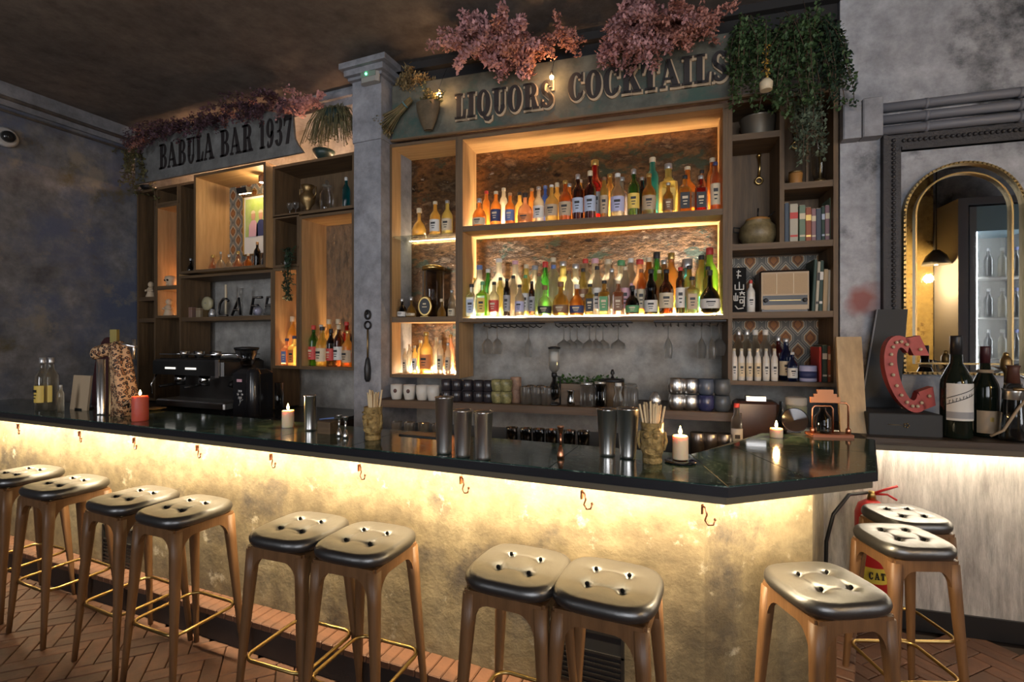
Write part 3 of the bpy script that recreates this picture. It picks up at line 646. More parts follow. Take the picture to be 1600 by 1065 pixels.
# ------------------------------------------------------------------ signs
def glyph(ch, g=0.0):
    """fat-face letter in a unit-high cell as a list of polygons; g grows every stroke"""
    out = []; th = .085
    def r(x0, y0, x1, y1): out.append([(x0-g, y0-g), (x1+g, y0-g), (x1+g, y1+g), (x0-g, y1+g)])
    def pl(*p):
        cx = sum(q[0] for q in p)/len(p); cy = sum(q[1] for q in p)/len(p); q = []
        n = len(p); P_ = list(p)
        ar = sum(P_[i][0]*P_[(i+1) % n][1]-P_[(i+1) % n][0]*P_[i][1] for i in range(n))
        if ar < 0: P_.reverse()
        for i in range(n):
            a, b, c = P_[i-1], P_[i], P_[(i+1) % n]
            e1 = (b[0]-a[0], b[1]-a[1]); e2_ = (c[0]-b[0], c[1]-b[1]); l1 = math.hypot(*e1); l2 = math.hypot(*e2_)
            n1 = (e1[1]/l1, -e1[0]/l1); n2 = (e2_[1]/l2, -e2_[0]/l2); mx, my = n1[0]+n2[0], n1[1]+n2[1]; qq = max(.35, (mx*mx+my*my)/2)
            q.append((b[0]+mx*g/qq, b[1]+my*g/qq))
        out.append(q)
    def ring(cx, cy, rx, ry, ix, iy, a0, a1, n=22, dx=0):
        """ring segment; inner ellipse narrower, so verticals are fat and horizontals thin"""
        for k in range(n):
            t0, t1 = math.radians(a0+(a1-a0)*k/n), math.radians(a0+(a1-a0)*(k+1)/n)
            f = lambda t, X, Y, s: (cx+(X+s)*math.cos(t)+(dx if s < 0 else 0), cy+(Y+s)*math.sin(t))
            out.append([f(t0, ix, iy, -g), f(t0, rx, ry, g), f(t1, rx, ry, g), f(t1, ix, iy, -g)])
    w = .7; sf = .05
    if ch == 'L': r(.13, 0, .35, 1); r(.02, .95, .46, 1); r(.02, 0, .62, sf); pl((.62, 0), (.66, .34), (.62, .34), (.47, sf)); w = .68
    elif ch == 'I': r(.13, 0, .35, 1); r(.02, .95, .46, 1); r(.02, 0, .46, sf); w = .5
    elif ch == 'O': ring(.40, .5, .38, .52, .15, .46, 0, 360); w = .82
    elif ch == 'Q': ring(.40, .5, .38, .52, .15, .46, 0, 360); pl((.3, .12), (.42, .16), (.55, -.08), (.78, -.12), (.86, -.05), (.84, -.16), (.68, -.24), (.48, -.2)); w = .86
    elif ch == 'U': r(.12, .3, .34, 1); r(.0, .95, .46, 1); ring(.40, .32, .28, .34, .10, .28, 180, 360); r(.60, .3, .66, 1); r(.52, .95, .76, 1); w = .8
    elif ch == 'C': ring(.41, .5, .39, .52, .15, .46, 40, 325); pl((.66, .68), (.74, .68), (.74, 1), (.70, 1), (.62, .86)); pl((.66, .22), (.73, .30), (.75, .28), (.66, .08)); w = .8
    elif ch == 'S': ring(.36, .74, .30, .28, .14, .22, 20, 250); ring(.36, .27, .32, .29, .14, .22, -165, 75); pl((.10, .72), (.28, .60), (.66, .36), (.66, .22), (.50, .28), (.12, .56)); pl((.60, .72), (.65, .72), (.65, 1), (.61, 1), (.56, .88)); pl((.04, 0), (.08, 0), (.13, .12), (.09, .3), (.04, .3)); w = .74
    elif ch == 'K': r(.13, 0, .35, 1); r(.02, .95, .46, 1); r(.02, 0, .46, sf); pl((.35, .40), (.35, .46), (.66, .95), (.72, .95)); pl((.40, .50), (.52, .66), (.86, .05), (.60, .05)); r(.54, .95, .80, 1); r(.52, 0, .92, sf); w = .92
    elif ch == 'T': r(.26, 0, .48, 1); r(.02, .95, .72, 1); r(.14, 0, .60, sf); pl((.02, .95), (.02, .66), (.05, .66), (.16, .95)); pl((.72, .95), (.72, .66), (.69, .66), (.58, .95)); w = .76
    elif ch == 'A': pl((.30, 1), (.44, 1), (.82, .05), (.56, .05)); pl((.33, 1), (.37, .88), (.13, .05), (.08, .05)); r(.18, .28, .60, .33); r(.0, 0, .24, sf); r(.46, 0, .90, sf); w = .9
    elif ch == 'R': r(.13, 0, .35, 1); r(.02, .95, .46, 1); r(.02, 0, .46, sf); ring(.42, .745, .30, .26, .10, .20, -90, 90, 12); r(.35, .485, .44, .53); r(.40, .95, .46, 1); pl((.44, .50), (.60, .50), (.78, .05), (.56, .05)); r(.54, 0, .86, sf); w = .88
    elif ch == 'B': r(.13, 0, .35, 1); r(.02, .95, .46, 1); r(.02, 0, .46, sf); ring(.42, .755, .28, .245, .10, .20, -90, 90, 12); ring(.43, .26, .32, .26, .12, .21, -90, 90, 12); r(.35, .49, .44, .53); w = .8
    elif ch == '1': r(.12, 0, .34, 1); r(.02, 0, .44, sf); pl((.12, 1), (.12, .86), (.0, .80), (.0, .84)); w = .5
    elif ch == '9': ring(.34, .68, .30, .34, .11, .28, 0, 360); ring(.28, .40, .36, .42, .14, .36, -95, 25, 12); pl((.10, .06), (.18, .2), (.24, .06), (.18, -.02)); w = .70
    elif ch == '3': ring(.32, .75, .28, .26, .10, .20, -80, 165, 14); ring(.32, .27, .30, .29, .10, .23, -165, 80, 14); r(.22, .48, .34, .53); w = .68
    elif ch == '7': r(.04, .84, .66, 1); pl((.50, .86), (.66, .86), (.42, 0), (.20, 0)); pl((.04, .84), (.04, .66), (.07, .66), (.16, .84)); w = .72
    elif ch == ' ': w = .55
    return out, w
def lettering(parent, text, x0, zbase, height, ystart, xscale, m_face, m_edge=None, slope=0.0, grow=.06, spacing=.06, total=None):
    ws = [glyph(c)[1] for c in text]
    if total: xscale = total/(sum(ws)+spacing*len(ws))/height
    x = x0
    for c, w in zip(text, ws):
        if c != ' ':
            z = zbase+slope*(x-x0)
            def make(g, a, b, dx=0, dz=0, n='letter', m=m_face, par=parent):
                mb = MB()
                for p in glyph(c, g)[0]: mb.prism([(x+(q[0])*height*xscale+dx, z+q[1]*height+dz) for q in p], a, b, 'y')
                return mb.build(n, m, par)
            if m_edge:
                o = make(grow, ystart-.012, ystart, .006, -.008, 'letter_edge', m_edge)
            make(.016, ystart-(.020 if m_edge else .004), ystart-(.012 if m_edge else 0))
        x += (w+spacing)*height*xscale
M_sign = plaster('patinated_green_sign', [(.05, .055, .045), (.095, .095, .075), (.13, .13, .10)], 3.0, mural=[((.04, .075, .06), 2.0, .52, .6), ((.12, .085, .05), 4, .58, .64)], bump=.3)
M_sign2 = plaster('grey_painted_sign', [(.11, .11, .105), (.17, .17, .165)], 3.0, bump=.3)
M_ink = mat('faded_black_paint', (.016, .012, .012), .6); M_edge = mat('cream_letter_edge', (.42, .31, .20), .6)
uS0, uS1 = R.U(612, VR-.03), R.U(1160, VR-.03)
sg = thing('bar_sign', 'long green patinated board reading LIQUORS COCKTAILS above the bottle shelves', 'sign', R, uS0, VR-.03, 2.94)
MB().bbox(0, 0, 0, uS1-uS0, .028, .385, .004).build('sign_board', M_sign, sg)
v_ = VR-.03
a0 = R.U(712, v_)-uS0; a1 = R.U(868, v_)-uS0; b0 = R.U(888, v_)-uS0; b1 = R.U(1140, v_)-uS0
lettering(sg, 'LIQUORS', a0, .085, .165, -.0005, 1, M_ink, M_edge, total=a1-a0)
lettering(sg, 'COCKTAILS', b0, .105, .165, -.0005, 1, M_ink, M_edge, total=b1-b0)
mb = MB(); mb.box(0, -.02, -.012, uS1-uS0+.1, .0, .0); mb.build('sign_ledge', M_dcabh, sg)
uT0, uT1 = B.U(222, YB-.03), B.U(474, YB-.03)
sg2 = thing('bar_sign', 'grey torn-edged board reading BABULA BAR 1937 on the left cabinets', 'sign', B, uT0, YB-.09, 2.955); wT = uT1-uT0
MB().prism([(0, 0), (wT+.06, 0), (wT, .07), (wT-.03, .12), (wT-.05, .30), (wT-.34, .385), (.3, .38), (0, .33)], 0, .02, 'y').build('sign_board', M_sign2, sg2)
vq = YB-.09
for tx, p0, p1 in (('BABULA', 249, 336), ('BAR', 344, 397), ('1937', 406, 458)):
    x0 = B.U(p0, vq)-uT0; x1 = B.U(p1, vq)-uT0
    lettering(sg2, tx, x0, .09, .215, -.0003, 1, M_ink, None, total=x1-x0)
# letters C A F E on the left shelf, wire outlines on dark blocks
M_wire = mat('worn_letter_rim', (.30, .26, .22), .4, .5)
def cafe(ch, px, strokes, lab):
    t = thing('shelf_letter', lab, 'letter', B, B.U(px, YB+.10), YB+.10, 1.731, 0, 'cafe letters on the left shelf')
    for st in strokes:
        MB().tube([(x+z*.25, 0, z) for x, z in st], .012, 6).build('letter_stroke', M_black, t)
        MB().tube([(x+z*.25, -.013, z) for x, z in st], .0035, 6).build('letter_rim', M_wire, t)
h_ = .17
cafe('C', 340, [[(.10, .14), (.07, h_-.012), (.03, h_-.012), (0, .12), (0, .04), (.03, .013), (.12, .013)]], 'dark slanted letter C on the left shelf')
cafe('A', 362, [[(0, .013), (.05, h_-.012), (.10, .013)], [(.02, .06), (.085, .06)]], 'dark slanted letter A on the left shelf')
cafe('F', 391, [[(0, .013), (0, h_-.012), (.10, h_-.012)], [(0, .09), (.07, .09)]], 'dark slanted letter F on the left shelf')
cafe('E', 413, [[(.09, h_-.012), (0, h_-.012), (0, .013), (.09, .013)], [(0, .09), (.07, .09)]], 'dark slanted letter E on the left shelf')

# ------------------------------------------------------------------ bottles
KIND = {   # body profile as (radius, z) of a bottle 1 high; label z range; shoulder radius; cap (z0,z1,r)
 'wine':   ([(.12, 0), (.125, .01), (.125, .60), (.118, .66), (.085, .73), (.05, .79), (.046, .97), (.052, .975), (.052, 1)], (.16, .48), (.90, 1.01, .054)),
 'round':  ([(.155, 0), (.16, .012), (.16, .52), (.148, .60), (.10, .68), (.062, .74), (.055, .90), (.055, .93)], (.12, .46), (.91, 1.0, .064)),
 'square': ([(.165, 0), (.17, .012), (.17, .58), (.16, .64), (.09, .70), (.062, .75), (.058, .90), (.058, .92)], (.10, .52), (.90, 1.0, .07)),
 'slim':   ([(.095, 0), (.10, .01), (.10, .66), (.09, .73), (.055, .79), (.045, .94), (.045, .95)], (.12, .55), (.92, 1.0, .05)),
 'squat':  ([(.22, 0), (.235, .02), (.25, .20), (.24, .42), (.18, .56), (.09, .64), (.075, .70), (.072, .84), (.072, .86)], (.06, .30), (.85, 1.0, .09)),
 'fat':    ([(.17, 0), (.18, .015), (.185, .50), (.16, .60), (.08, .70), (.055, .76), (.05, .95), (.05, .96)], (.15, .45), (.93, 1.0, .058)),
 'disc':   ([(.15, 0), (.21, .04), (.235, .20), (.22, .38), (.14, .52), (.07, .60), (.055, .72), (.05, .92), (.05, .93)], (.10, .32), (.88, 1.0, .06)),
 'curvy':  ([(.145, 0), (.15, .01), (.15, .34), (.125, .44), (.135, .56), (.12, .66), (.07, .76), (.055, .92), (.055, .93)], (.04, .30), (.90, 1.0, .062)),
 'decanter': ([(.20, 0), (.24, .03), (.25, .25), (.17, .45), (.09, .55), (.06, .62), (.055, .80), (.08, .83)], (.08, .2), (.83, 1.0, .09)),
}
ME = {}
def kmesh(kind, H, what, m):
    key = (kind, round(H, 3), what, m.name)
    if key in ME: return ME[key]
    prof, (l0, l1), (c0, c1, cr) = KIND[kind]; n = 4 if kind == 'square' else 12; mb = MB(); rot = RotZ(PI/4) if n == 4 else None
    sq = 1.22 if n == 4 else 1
    if n == 4: n = 8
    def lt(pr, smooth=True, caps=True):
        if sq == 1: mb.lathe([(r*H, z*H) for r, z in pr], n, smooth, caps=caps)
        else:
            rings = []
            for r, z in pr:
                c = .30 if r > .1 else .6; a = r*H*.95; b = a*(1-c)
                rings.append([(a, -b, z*H), (a, b, z*H), (b, a, z*H), (-b, a, z*H), (-a, b, z*H), (-a, -b, z*H), (-b, -a, z*H), (b, -a, z*H)])
            mb.loft(rings)
    if what == 'body': lt(prof)
    elif what == 'label':
        if n == 8: rr = KIND[kind][0][2][0]*H*.955; mb.box(-rr*.72, -rr-.0012, l0*H, rr*.72, -rr+.0004, l1*H)
        else:
            # a wrapped label on the front half following the wall
            def rad(z):
                P_ = prof
                for a, b in zip(P_, P_[1:]):
                    if a[1] <= z <= b[1]: return a[0]+(b[0]-a[0])*(z-a[1])/max(1e-6, b[1]-a[1])
                return P_[-1][0]
            zs = [l0+(l1-l0)*i/4 for i in range(5)]; an = [math.radians(-90-72+144*i/10) for i in range(11)]
            vs = [((rad(z)*H*1.012)*math.cos(a)*1.0, (rad(z)*H*1.012)*math.sin(a), z*H) for z in zs for a in an]
            mb.add(vs, [(j*11+i, j*11+i+1, (j+1)*11+i+1, (j+1)*11+i) for j in range(4) for i in range(10)], True)
    elif what == 'cap': mb.lathe([(cr*H*.96, c0*H), (cr*H, c0*H+.003), (cr*H, c1*H-.002), (cr*H*.85, c1*H)], 10, True)
    elif what == 'print':
        rr = KIND[kind][0][2][0]*H*(.955 if n == 8 else 1.012)
        w = rr*.42; y = -rr-.0020 if n == 8 else -rr*1.0-.0012; mid = (l0+l1)/2*H; hh = (l1-l0)*H
        mb.box(-w, y, mid+hh*.10, w, y+.0012, mid+hh*.26); mb.box(-w*.8, y, mid-hh*.08, w*.8, y+.0012, mid-hh*.02); mb.box(-w*.6, y, mid-hh*.26, w*.6, y+.0012, mid-hh*.2)
    me = mb.mesh(what, m); ME[key] = me; return me
GC = {'clear': ((.90, .86, .76), .5, .5), 'milk': ((.94, .90, .80), .1, .95), 'amber': ((.92, .46, .13), .25, .8), 'gold': ((.98, .72, .28), .25, .8), 'yellow': ((.98, .88, .40), .25, .8), 'green': ((.12, .42, .08), .4, .5), 'lime': ((.45, .75, .12), .25, .8),
      'dark': ((.03, .022, .018), .2, .2), 'brown': ((.16, .055, .02), .3, .5), 'blue': ((.08, .18, .55), .4, .6), 'teal': ((.10, .55, .60), .25, .8), 'red': ((.45, .03, .02), .35, .6), 'rose': ((.95, .60, .42), .4, .7), 'grey': ((.35, .36, .40), .4, .5)}
LC = {'white': (.62, .60, .56), 'cream': (.60, .50, .34), 'black': (.02, .02, .022), 'blue': (.12, .18, .38), 'lavender': (.42, .42, .60), 'lightblue': (.40, .46, .58), 'red': (.50, .05, .04), 'orange': (.65, .22, .06), 'teal': (.06, .28, .26), 'green': (.10, .28, .12), 'grey': (.28, .28, .29), 'beige': (.45, .33, .21), 'yellow': (.72, .50, .10), 'brown': (.20, .10, .05), 'gold': (.55, .38, .12), 'silver': (.55, .55, .55), 'navy': (.03, .04, .12), 'wood': (.45, .25, .10), 'pink': (.6, .35, .4)}
def G(c):
    if c == 'porcelain': return mat('porcelain', (.60, .56, .50), .3)
    q = GC[c]; return glass('bottle_glass_'+c, *q)
def Lm(c): return mat('print_'+c, LC[c], .55 if c not in ('gold', 'silver') else .3, 0 if c not in ('gold', 'silver') else .7)
def bottle(fr, u, v, z, kind, H, gcol, lcol, ccol, label, group, rot=0):
    o = link('bottle', kmesh(kind, H, 'body', G(gcol)), None, fr.world(u, v, z)); o.rotation_euler = (0, 0, fr.a+rot)
    tag(o, label, 'bottle', group)
    link('cap', kmesh(kind, H, 'cap', Lm(ccol)), o)
    if lcol:
        link('label', kmesh(kind, H, 'label', Lm(lcol)), o)
        link('print', kmesh(kind, H, 'print', Lm('black' if lcol not in ('black', 'navy', 'brown', 'blue', 'teal', 'green', 'red') else 'cream')), o)
    return o
def front(fr, v, z, rows, where, group, lo=None, hi=None):
    us = [fr.U(r[0], v) for r in rows]; rad = [(max(p[0] for p in KIND[r[1]][0])+.004)*r[2] for r in rows]
    for _ in range(40):
        for i in range(len(us)-1):
            g = us[i]+rad[i]-(us[i+1]-rad[i+1])
            if g > 0: us[i] -= g/2; us[i+1] += g/2
        if lo is not None: us[0] = max(us[0], lo+rad[0])
        if hi is not None: us[-1] = min(us[-1], hi-rad[-1])
    for i, r in enumerate(rows):
        px, kind, H, g, l, c = r; desc = {'dark': 'dark', 'milk': 'milky'}.get(g, g)
        lab = f"{desc} bottle with {(l+' label') if l else (c+' cap')}, {ORD[i+1]} from left in {where}"
        bottle(fr, us[i], v, z, kind, H, g, l, c, lab, group)
TOPF = [(749, 'squat', .20, 'amber', 'cream', 'silver'), (775, 'round', .24, 'amber', 'navy', 'cream'), (797, 'round', .22, 'amber', 'blue', 'wood'), (822, 'squat', .21, 'rose', 'orange', 'black'), (843, 'round', .245, 'clear', 'white', 'silver'), (861, 'fat', .25, 'yellow', 'beige', 'white'),
        (882, 'round', .27, 'amber', 'beige', 'gold'), (902, 'wine', .30, 'brown', 'lightblue', 'silver'), (922, 'wine', .315, 'brown', 'lightblue', 'cream'), (944, 'slim', .27, 'yellow', 'beige', 'brown'), (965, 'round', .285, 'clear', 'lavender', 'white'), (990, 'wine', .30, 'green', 'yellow', 'silver'),
        (1014, 'round', .265, 'amber', 'beige', 'gold'), (1044, 'round', .20, 'gold', 'brown', 'silver'), (1070, 'square', .235, 'gold', 'black', 'black'), (1095, 'square', .225, 'red', 'black', 'silver'), (1121, 'slim', .30, 'rose', 'cream', 'navy')]
front(R, VR+.065, ZM, TOPF, 'the front row of the top shelf', 'front row of the top bottle shelf', uB0+.03, uB1-.03)
LOWF = [(733, 'square', .225, 'clear', 'lightblue', 'black'), (750, 'square', .24, 'lime', 'yellow', 'green'), (772, 'round', .235, 'clear', 'red', 'black'), (792, 'slim', .255, 'dark', 'grey', 'black'), (812, 'round', .21, 'milk', 'lavender', 'black'), (831, 'slim', .23, 'brown', 'grey', 'black'),
        (852, 'squat', .20, 'clear', 'black', 'brown'), (878, 'squat', .22, 'gold', 'brown', 'brown'), (900, 'squat', .20, 'amber', 'navy', 'white'), (921, 'square', .20, 'yellow', 'black', 'black'), (944, 'square', .22, 'gold', 'green', 'black'), (966, 'square', .215, 'rose', 'brown', 'cream'),
        (988, 'squat', .18, 'dark', 'green', 'black'), (1017, 'curvy', .28, 'dark', 'white', 'black'), (1041, 'round', .275, 'brown', 'cream', 'black'), (1063, 'slim', .285, 'brown', 'white', 'red'), (1091, 'square', .225, 'gold', 'beige', 'black'), (1120, 'disc', .26, 'dark', 'white', 'black')]
front(R, VR+.06, ZS, LOWF, 'the front row of the lower shelf', 'front row of the lower bottle shelf', uB0+.03, uB1-.03)
TOPB = [(760, 'slim', .28, 'amber', None, 'red'), (787, 'slim', .29, 'clear', None, 'cream'), (812, 'round', .25, 'gold', None, 'black'), (831, 'slim', .27, 'amber', None, 'wood'), (852, 'slim', .28, 'blue', None, 'blue'), (871, 'wine', .29, 'gold', None, 'cream'), (891, 'round', .28, 'amber', None, 'silver'), (912, 'slim', .30, 'gold', None, 'cream'),
        (935, 'round', .42, 'red', 'grey', 'gold'), (955, 'slim', .32, 'gold', None, 'gold'), (977, 'round', .29, 'grey', None, 'silver'), (1001, 'slim', .29, 'amber', None, 'black'), (1024, 'slim', .28, 'dark', None, 'silver'), (1040, 'slim', .40, 'teal', None, 'cream'), (1056, 'square', .35, 'yellow', 'yellow', 'silver'), (1083, 'fat', .32, 'amber', 'cream', 'cream'), (1106, 'slim', .29, 'rose', None, 'black'), (1124, 'slim', .36, 'amber', None, 'rose' if 0 else 'cream')]
front(R, VR+.165, ZM, TOPB, 'the back row of the top shelf', 'back row of the top bottle shelf', uB0+.03, uB1-.03)
LOWB = [(742, 'slim', 0.28, 'lime', None, 'yellow'), (760, 'round', 0.37, 'milk', None, 'blue'), (774, 'slim', 0.34, 'green', None, 'white'), (789, 'fat', 0.41, 'milk', None, 'white'), (806, 'fat', 0.39, 'milk', None, 'pink'), (824, 'slim', 0.36, 'yellow', 'yellow', 'cream'), (840, 'round', 0.35, 'milk', 'white', 'grey'), (858, 'wine', 0.37, 'green', None, 'red'), (873, 'slim', 0.40, 'milk', None, 'cream'),
        (888, 'round', 0.37, 'yellow', 'beige', 'silver'), (905, 'square', 0.35, 'milk', None, 'silver'), (922, 'slim', 0.38, 'milk', 'brown', 'red'), (938, 'round', 0.38, 'milk', 'brown', 'pink'), (955, 'round', 0.37, 'milk', 'black', 'cream'), (972, 'square', 0.36, 'milk', 'brown', 'green'), (989, 'slim', 0.37, 'milk', 'pink', 'white'), (1007, 'round', 0.36, 'rose', 'white', 'red'),
        (1024, 'slim', 0.37, 'amber', None, 'cream'), (1043, 'wine', 0.40, 'green', 'green', 'black'), (1062, 'slim', 0.35, 'rose', None, 'silver'), (1079, 'wine', 0.39, 'amber', None, 'gold'), (1100, 'decanter', 0.35, 'teal', None, 'silver'), (1116, 'slim', 0.37, 'gold', None, 'black'), (1131, 'wine', 0.41, 'lime', None, 'red')]
front(R, VR+.165, ZS, LOWB, 'the back row of the lower shelf', 'back row of the lower bottle shelf', uB0+.03, uB1-.03)
# middle gap-fillers
MID = [(782, 'slim', 0.27, 'yellow', None, 'black'), (802, 'slim', 0.28, 'milk', None, 'black'), (821, 'slim', 0.28, 'yellow', 'white', 'green'), (842, 'slim', 0.29, 'milk', None, 'brown'), (865, 'slim', 0.34, 'milk', None, 'blue'), (889, 'slim', 0.30, 'milk', None, 'brown'), (911, 'slim', 0.31, 'yellow', 'brown', 'black'), (933, 'slim', 0.32, 'milk', 'white', 'black'), (956, 'slim', 0.30, 'milk', None, 'silver'), (977, 'slim', 0.31, 'milk', 'pink', 'cream'), (1002, 'slim', 0.29, 'amber', 'cream', 'brown'), (1030, 'slim', 0.28, 'rose', None, 'cream'), (1077, 'slim', 0.30, 'amber', 'cream', 'black'), (1106, 'slim', 0.29, 'gold', None, 'black')]
front(R, VR+.108, ZS, MID, 'the middle row of the lower shelf', 'middle row of the lower bottle shelf', uB0+.03, uB1-.03)
# narrow unit
NU = [(655, 'decanter', .21, 'gold', None, 'cream'), (680, 'round', .25, 'gold', 'white', 'cream'), (699, 'round', .25, 'yellow', 'cream', 'silver')]
front(R, VR+.10, 2.272, NU, 'the glass shelf of the narrow cabinet', 'bottles on the glass shelf', uA0+.024, uA1-.024)
front(R, VR+.08, ZS, [(620, 'squat', .14, 'dark', 'white', 'silver'), (641, 'decanter', .15, 'gold', 'cream', 'silver'), (690, 'decanter', .13, 'gold', None, 'cream'), (706, 'curvy', .19, 'clear', 'cream', 'silver')], 'the middle of the narrow cabinet', 'bottles in the middle of the narrow cabinet', uA0+.024, uA1-.024)
front(R, VR+.09, ZB+.024, [(633, 'slim', .18, 'milk', 'cream', 'cream'), (648, 'slim', .20, 'gold', 'white', 'cream'), (666, 'round', .30, 'gold', 'orange', 'gold'), (688, 'slim', .24, 'milk', 'cream', 'cream'), (700, 'slim', .22, 'milk', 'cream', 'silver')], 'the bright cabinet floor', 'bottles on the bright cabinet floor', uA0+.024, uA1-.024)
front(R, VR+.17, ZB+.024, [(640, 'slim', .21, 'milk', None, 'cream'), (657, 'slim', .24, 'gold', None, 'cream'), (682, 'slim', .26, 'milk', None, 'cream'), (704, 'slim', .28, 'rose', None, 'gold')], 'the bright cabinet back row', 'back bottles on the bright cabinet floor', uA0+.024, uA1-.024)
# round medallion plaque and tiered glass column in the narrow unit
t = thing('medallion_plaque', 'oval gold-rimmed black plaque on the middle shelf of the narrow cabinet', 'plaque', R, R.U(664, VR+.06), VR+.06, ZS)
mx = T(0, 0, .078) @ RotX(PI/2)
MB().lathe([(.050, -.006), (.056, 0), (.050, .006)], 20, True, mx @ Matrix.Diagonal((1, 1.35, 1, 1))).build('plaque_rim', M_brass, t)
MB().lathe([(.042, .006), (.041, .009)], 20, True, mx @ Matrix.Diagonal((1, 1.35, 1, 1))).build('plaque_face', M_black, t)
MB().box(-.018, -.011, .07, .018, -.009, .076).box(-.012, -.011, .09, .012, -.009, .10).build('print', Lm('cream'), t); MB().box(-.03, -.01, 0, .03, .02, .006).build('foot', M_brass, t)
t = thing('glass_tower', 'large glass cylinder dispenser with gold rim standing in the narrow cabinet', 'dispenser', R, R.U(677, VR+.18), VR+.18, ZS)
MB().lathe([(.075, 0), (.08, .01), (.08, .34), (.075, .35)], 20).build('glass_body', glass('smoky_glass', (.30, .22, .16), .6, .3), t); MB().lathe([(.084, .35), (.084, .375), (.05, .385)], 20).build('rim', M_brass, t)
# left cabinet bottles
front(B, YB+.08, 1.322, [(437, 'square', .22, 'rose', 'blue', 'navy'), (452, 'square', .24, 'yellow', 'orange', 'navy')], 'the small oak niche', 'bottles in the small oak niche', UB(427)+.024, UB(467)-.024)
bottle(B, B.U(460, YB+.17)-.02, YB+.17, 1.322, 'wine', .40, 'gold', None, 'cream', 'tall golden bottle behind the two blue-capped bottles', None)
front(B, YB+.08, 1.322, [(482, 'wine', .32, 'green', 'red', 'red'), (495, 'round', .31, 'yellow', 'cream', 'black'), (507, 'wine', .29, 'dark', 'red', 'black'), (519, 'wine', .32, 'brown', 'white', 'cream'), (532, 'round', .28, 'gold', 'beige', 'gold'), (545, 'slim', .28, 'dark', 'blue', 'gold')], 'the bark mural niche', 'front bottles before the bark mural', UB(468)+.024, UB(554)-.024)
front(B, YB+.17, 1.322, [(487, 'slim', .33, 'clear', None, 'white'), (503, 'wine', .37, 'gold', None, 'cream'), (516, 'wine', .37, 'clear', None, 'cream'), (527, 'slim', .35, 'red', None, 'red'), (539, 'wine', .34, 'dark', None, 'black')], 'the bark niche back row', 'back bottles before the bark mural', UB(468)+.024, UB(554)-.024)
# ------------------------------------------------------------------ small-cell cabinet contents (right)
M_brassd = mat('aged_brass', (.30, .20, .09), .4, .9, bump=.2, scale=25)
G_clear = glass('clear_glass', (.88, .88, .86), .85, .08, .03)
G_dark = glass('smoked_glass', (.12, .13, .13), .55, .3, .04)
def lath(name, prof, m, par=None, n=20, M=None, sy=1.0, **k): return MB().lathe(prof, n, True, M, sy=sy).build(name, m, par, **k)
def ruv(px, v): return R.U(px, v)
t = thing('cooking_pot', 'tarnished metal pot in the top cell of the aged cabinet', 'pot', R, ruv(1184, VR+.13), VR+.13, 2.735)
lath('pot_body', [(.075, 0), (.085, .01), (.10, .12), (.106, .125), (.098, .122), (.08, .02)], mat('old_tin', (.28, .25, .20), .35, .8), t)
MB().tube([(.10, 0, .10), (.125, 0, .115), (.125, 0, .095), (.10, 0, .085)], .004, 6).build('handle', M_iron, t)
def opener(px, py, v, h, lab, par_z):
    z = R.Z(px, v, py); t = thing('brass_opener', lab, 'opener', R, R.U(px, v), v, z-h)
    mb = MB(); pts = [(.020*math.cos(a), 0, .022+.020*math.sin(a)) for a in [2*PI*i/12 for i in range(12)]]; mb.tube(pts, .007, 6, True); mb.build('ring', M_brass, t)
    MB().tube([(0, 0, .045), (.004, -.004, h*.55), (0, 0, h*.85)], .007, 8, rs=[.008, .006, .010]).build('shaft', M_brass, t); MB().sphere((0, 0, h*.9), .014, 8, 6).build('knob', M_brass, t)
opener(1186, 238, VR+D-.03, .20, 'long brass bottle opener hanging in the tall left cell', 0)
opener(1243, 207, VR+D-.03, .10, 'short brass opener hanging in the upper right cell below the greenery', 0)
t = thing('cauldron', 'round mottled brass cauldron with orange lid in the tall cell', 'cauldron', R, ruv(1184, VR+.14), VR+.14, 2.09)
lath('cauldron_body', [(.05, 0), (.085, .02), (.108, .065), (.10, .12), (.07, .15), (.075, .155)], plaster('spotted_brass', [(.10, .075, .035), (.26, .20, .10)], 14, rough=.4), t)
lath('lid', [(.068, .152), (.068, .168), (.04, .178)], mat('orange_wood', (.35, .16, .04), .5), t)
for s_ in (-1, 1): MB().tube([(s_*.10, 0, .12), (s_*.135, 0, .125), (s_*.135, 0, .10), (s_*.105, 0, .09)], .005, 6).build('handle', M_iron, t)
MB().tube([(.0, 0, .178), (.002, 0, .235)], .005, 6).tube([(.04, 0, .165), (.10, -.02, .215)], .003, 6).build('stem', M_iron, t)
t = thing('wooden_jar', 'small turned orange wood jar in the upper right cell', 'jar', R, ruv(1243, VR+.12), VR+.12, 2.425)
lath('jar_body', [(.036, 0), (.040, .01), (.034, .04), (.038, .08), (.036, .085)], mat('orange_wood', (.35, .16, .04), .5), t); lath('lid', [(.037, .085), (.037, .095), (.02, .10)], M_brassd, t)
t = thing('glass_lantern', 'tall glass vessel in a thin wooden frame in the upper right cell', 'lantern', R, ruv(1281, VR+.13), VR+.13, 2.425)
for sx in (-1, 1): MB().box(sx*.068-.006, -.008, 0, sx*.068+.006, .008, .37).build('frame_post', M_dcab, t)
MB().box(-.075, -.04, 0, .075, .04, .02).build('base', M_dcabh, t); MB().box(-.075, -.03, .37, .075, .03, .382).build('frame_top', M_dcabh, t)
lath('glass_vessel', [(.028, .04), (.045, .07), (.048, .25), (.032, .28), (.036, .33)], G_clear, t); lath('foot', [(.035, .02), (.03, .04)], M_brassd, t); lath('collar', [(.038, .29), (.040, .305), (.034, .31)], M_brassd, t)
MB().tube([(0, 0, .04), (.004, 0, .12), (-.003, 0, .20)], .008, 6).build('wick_holder', M_brassd, t)
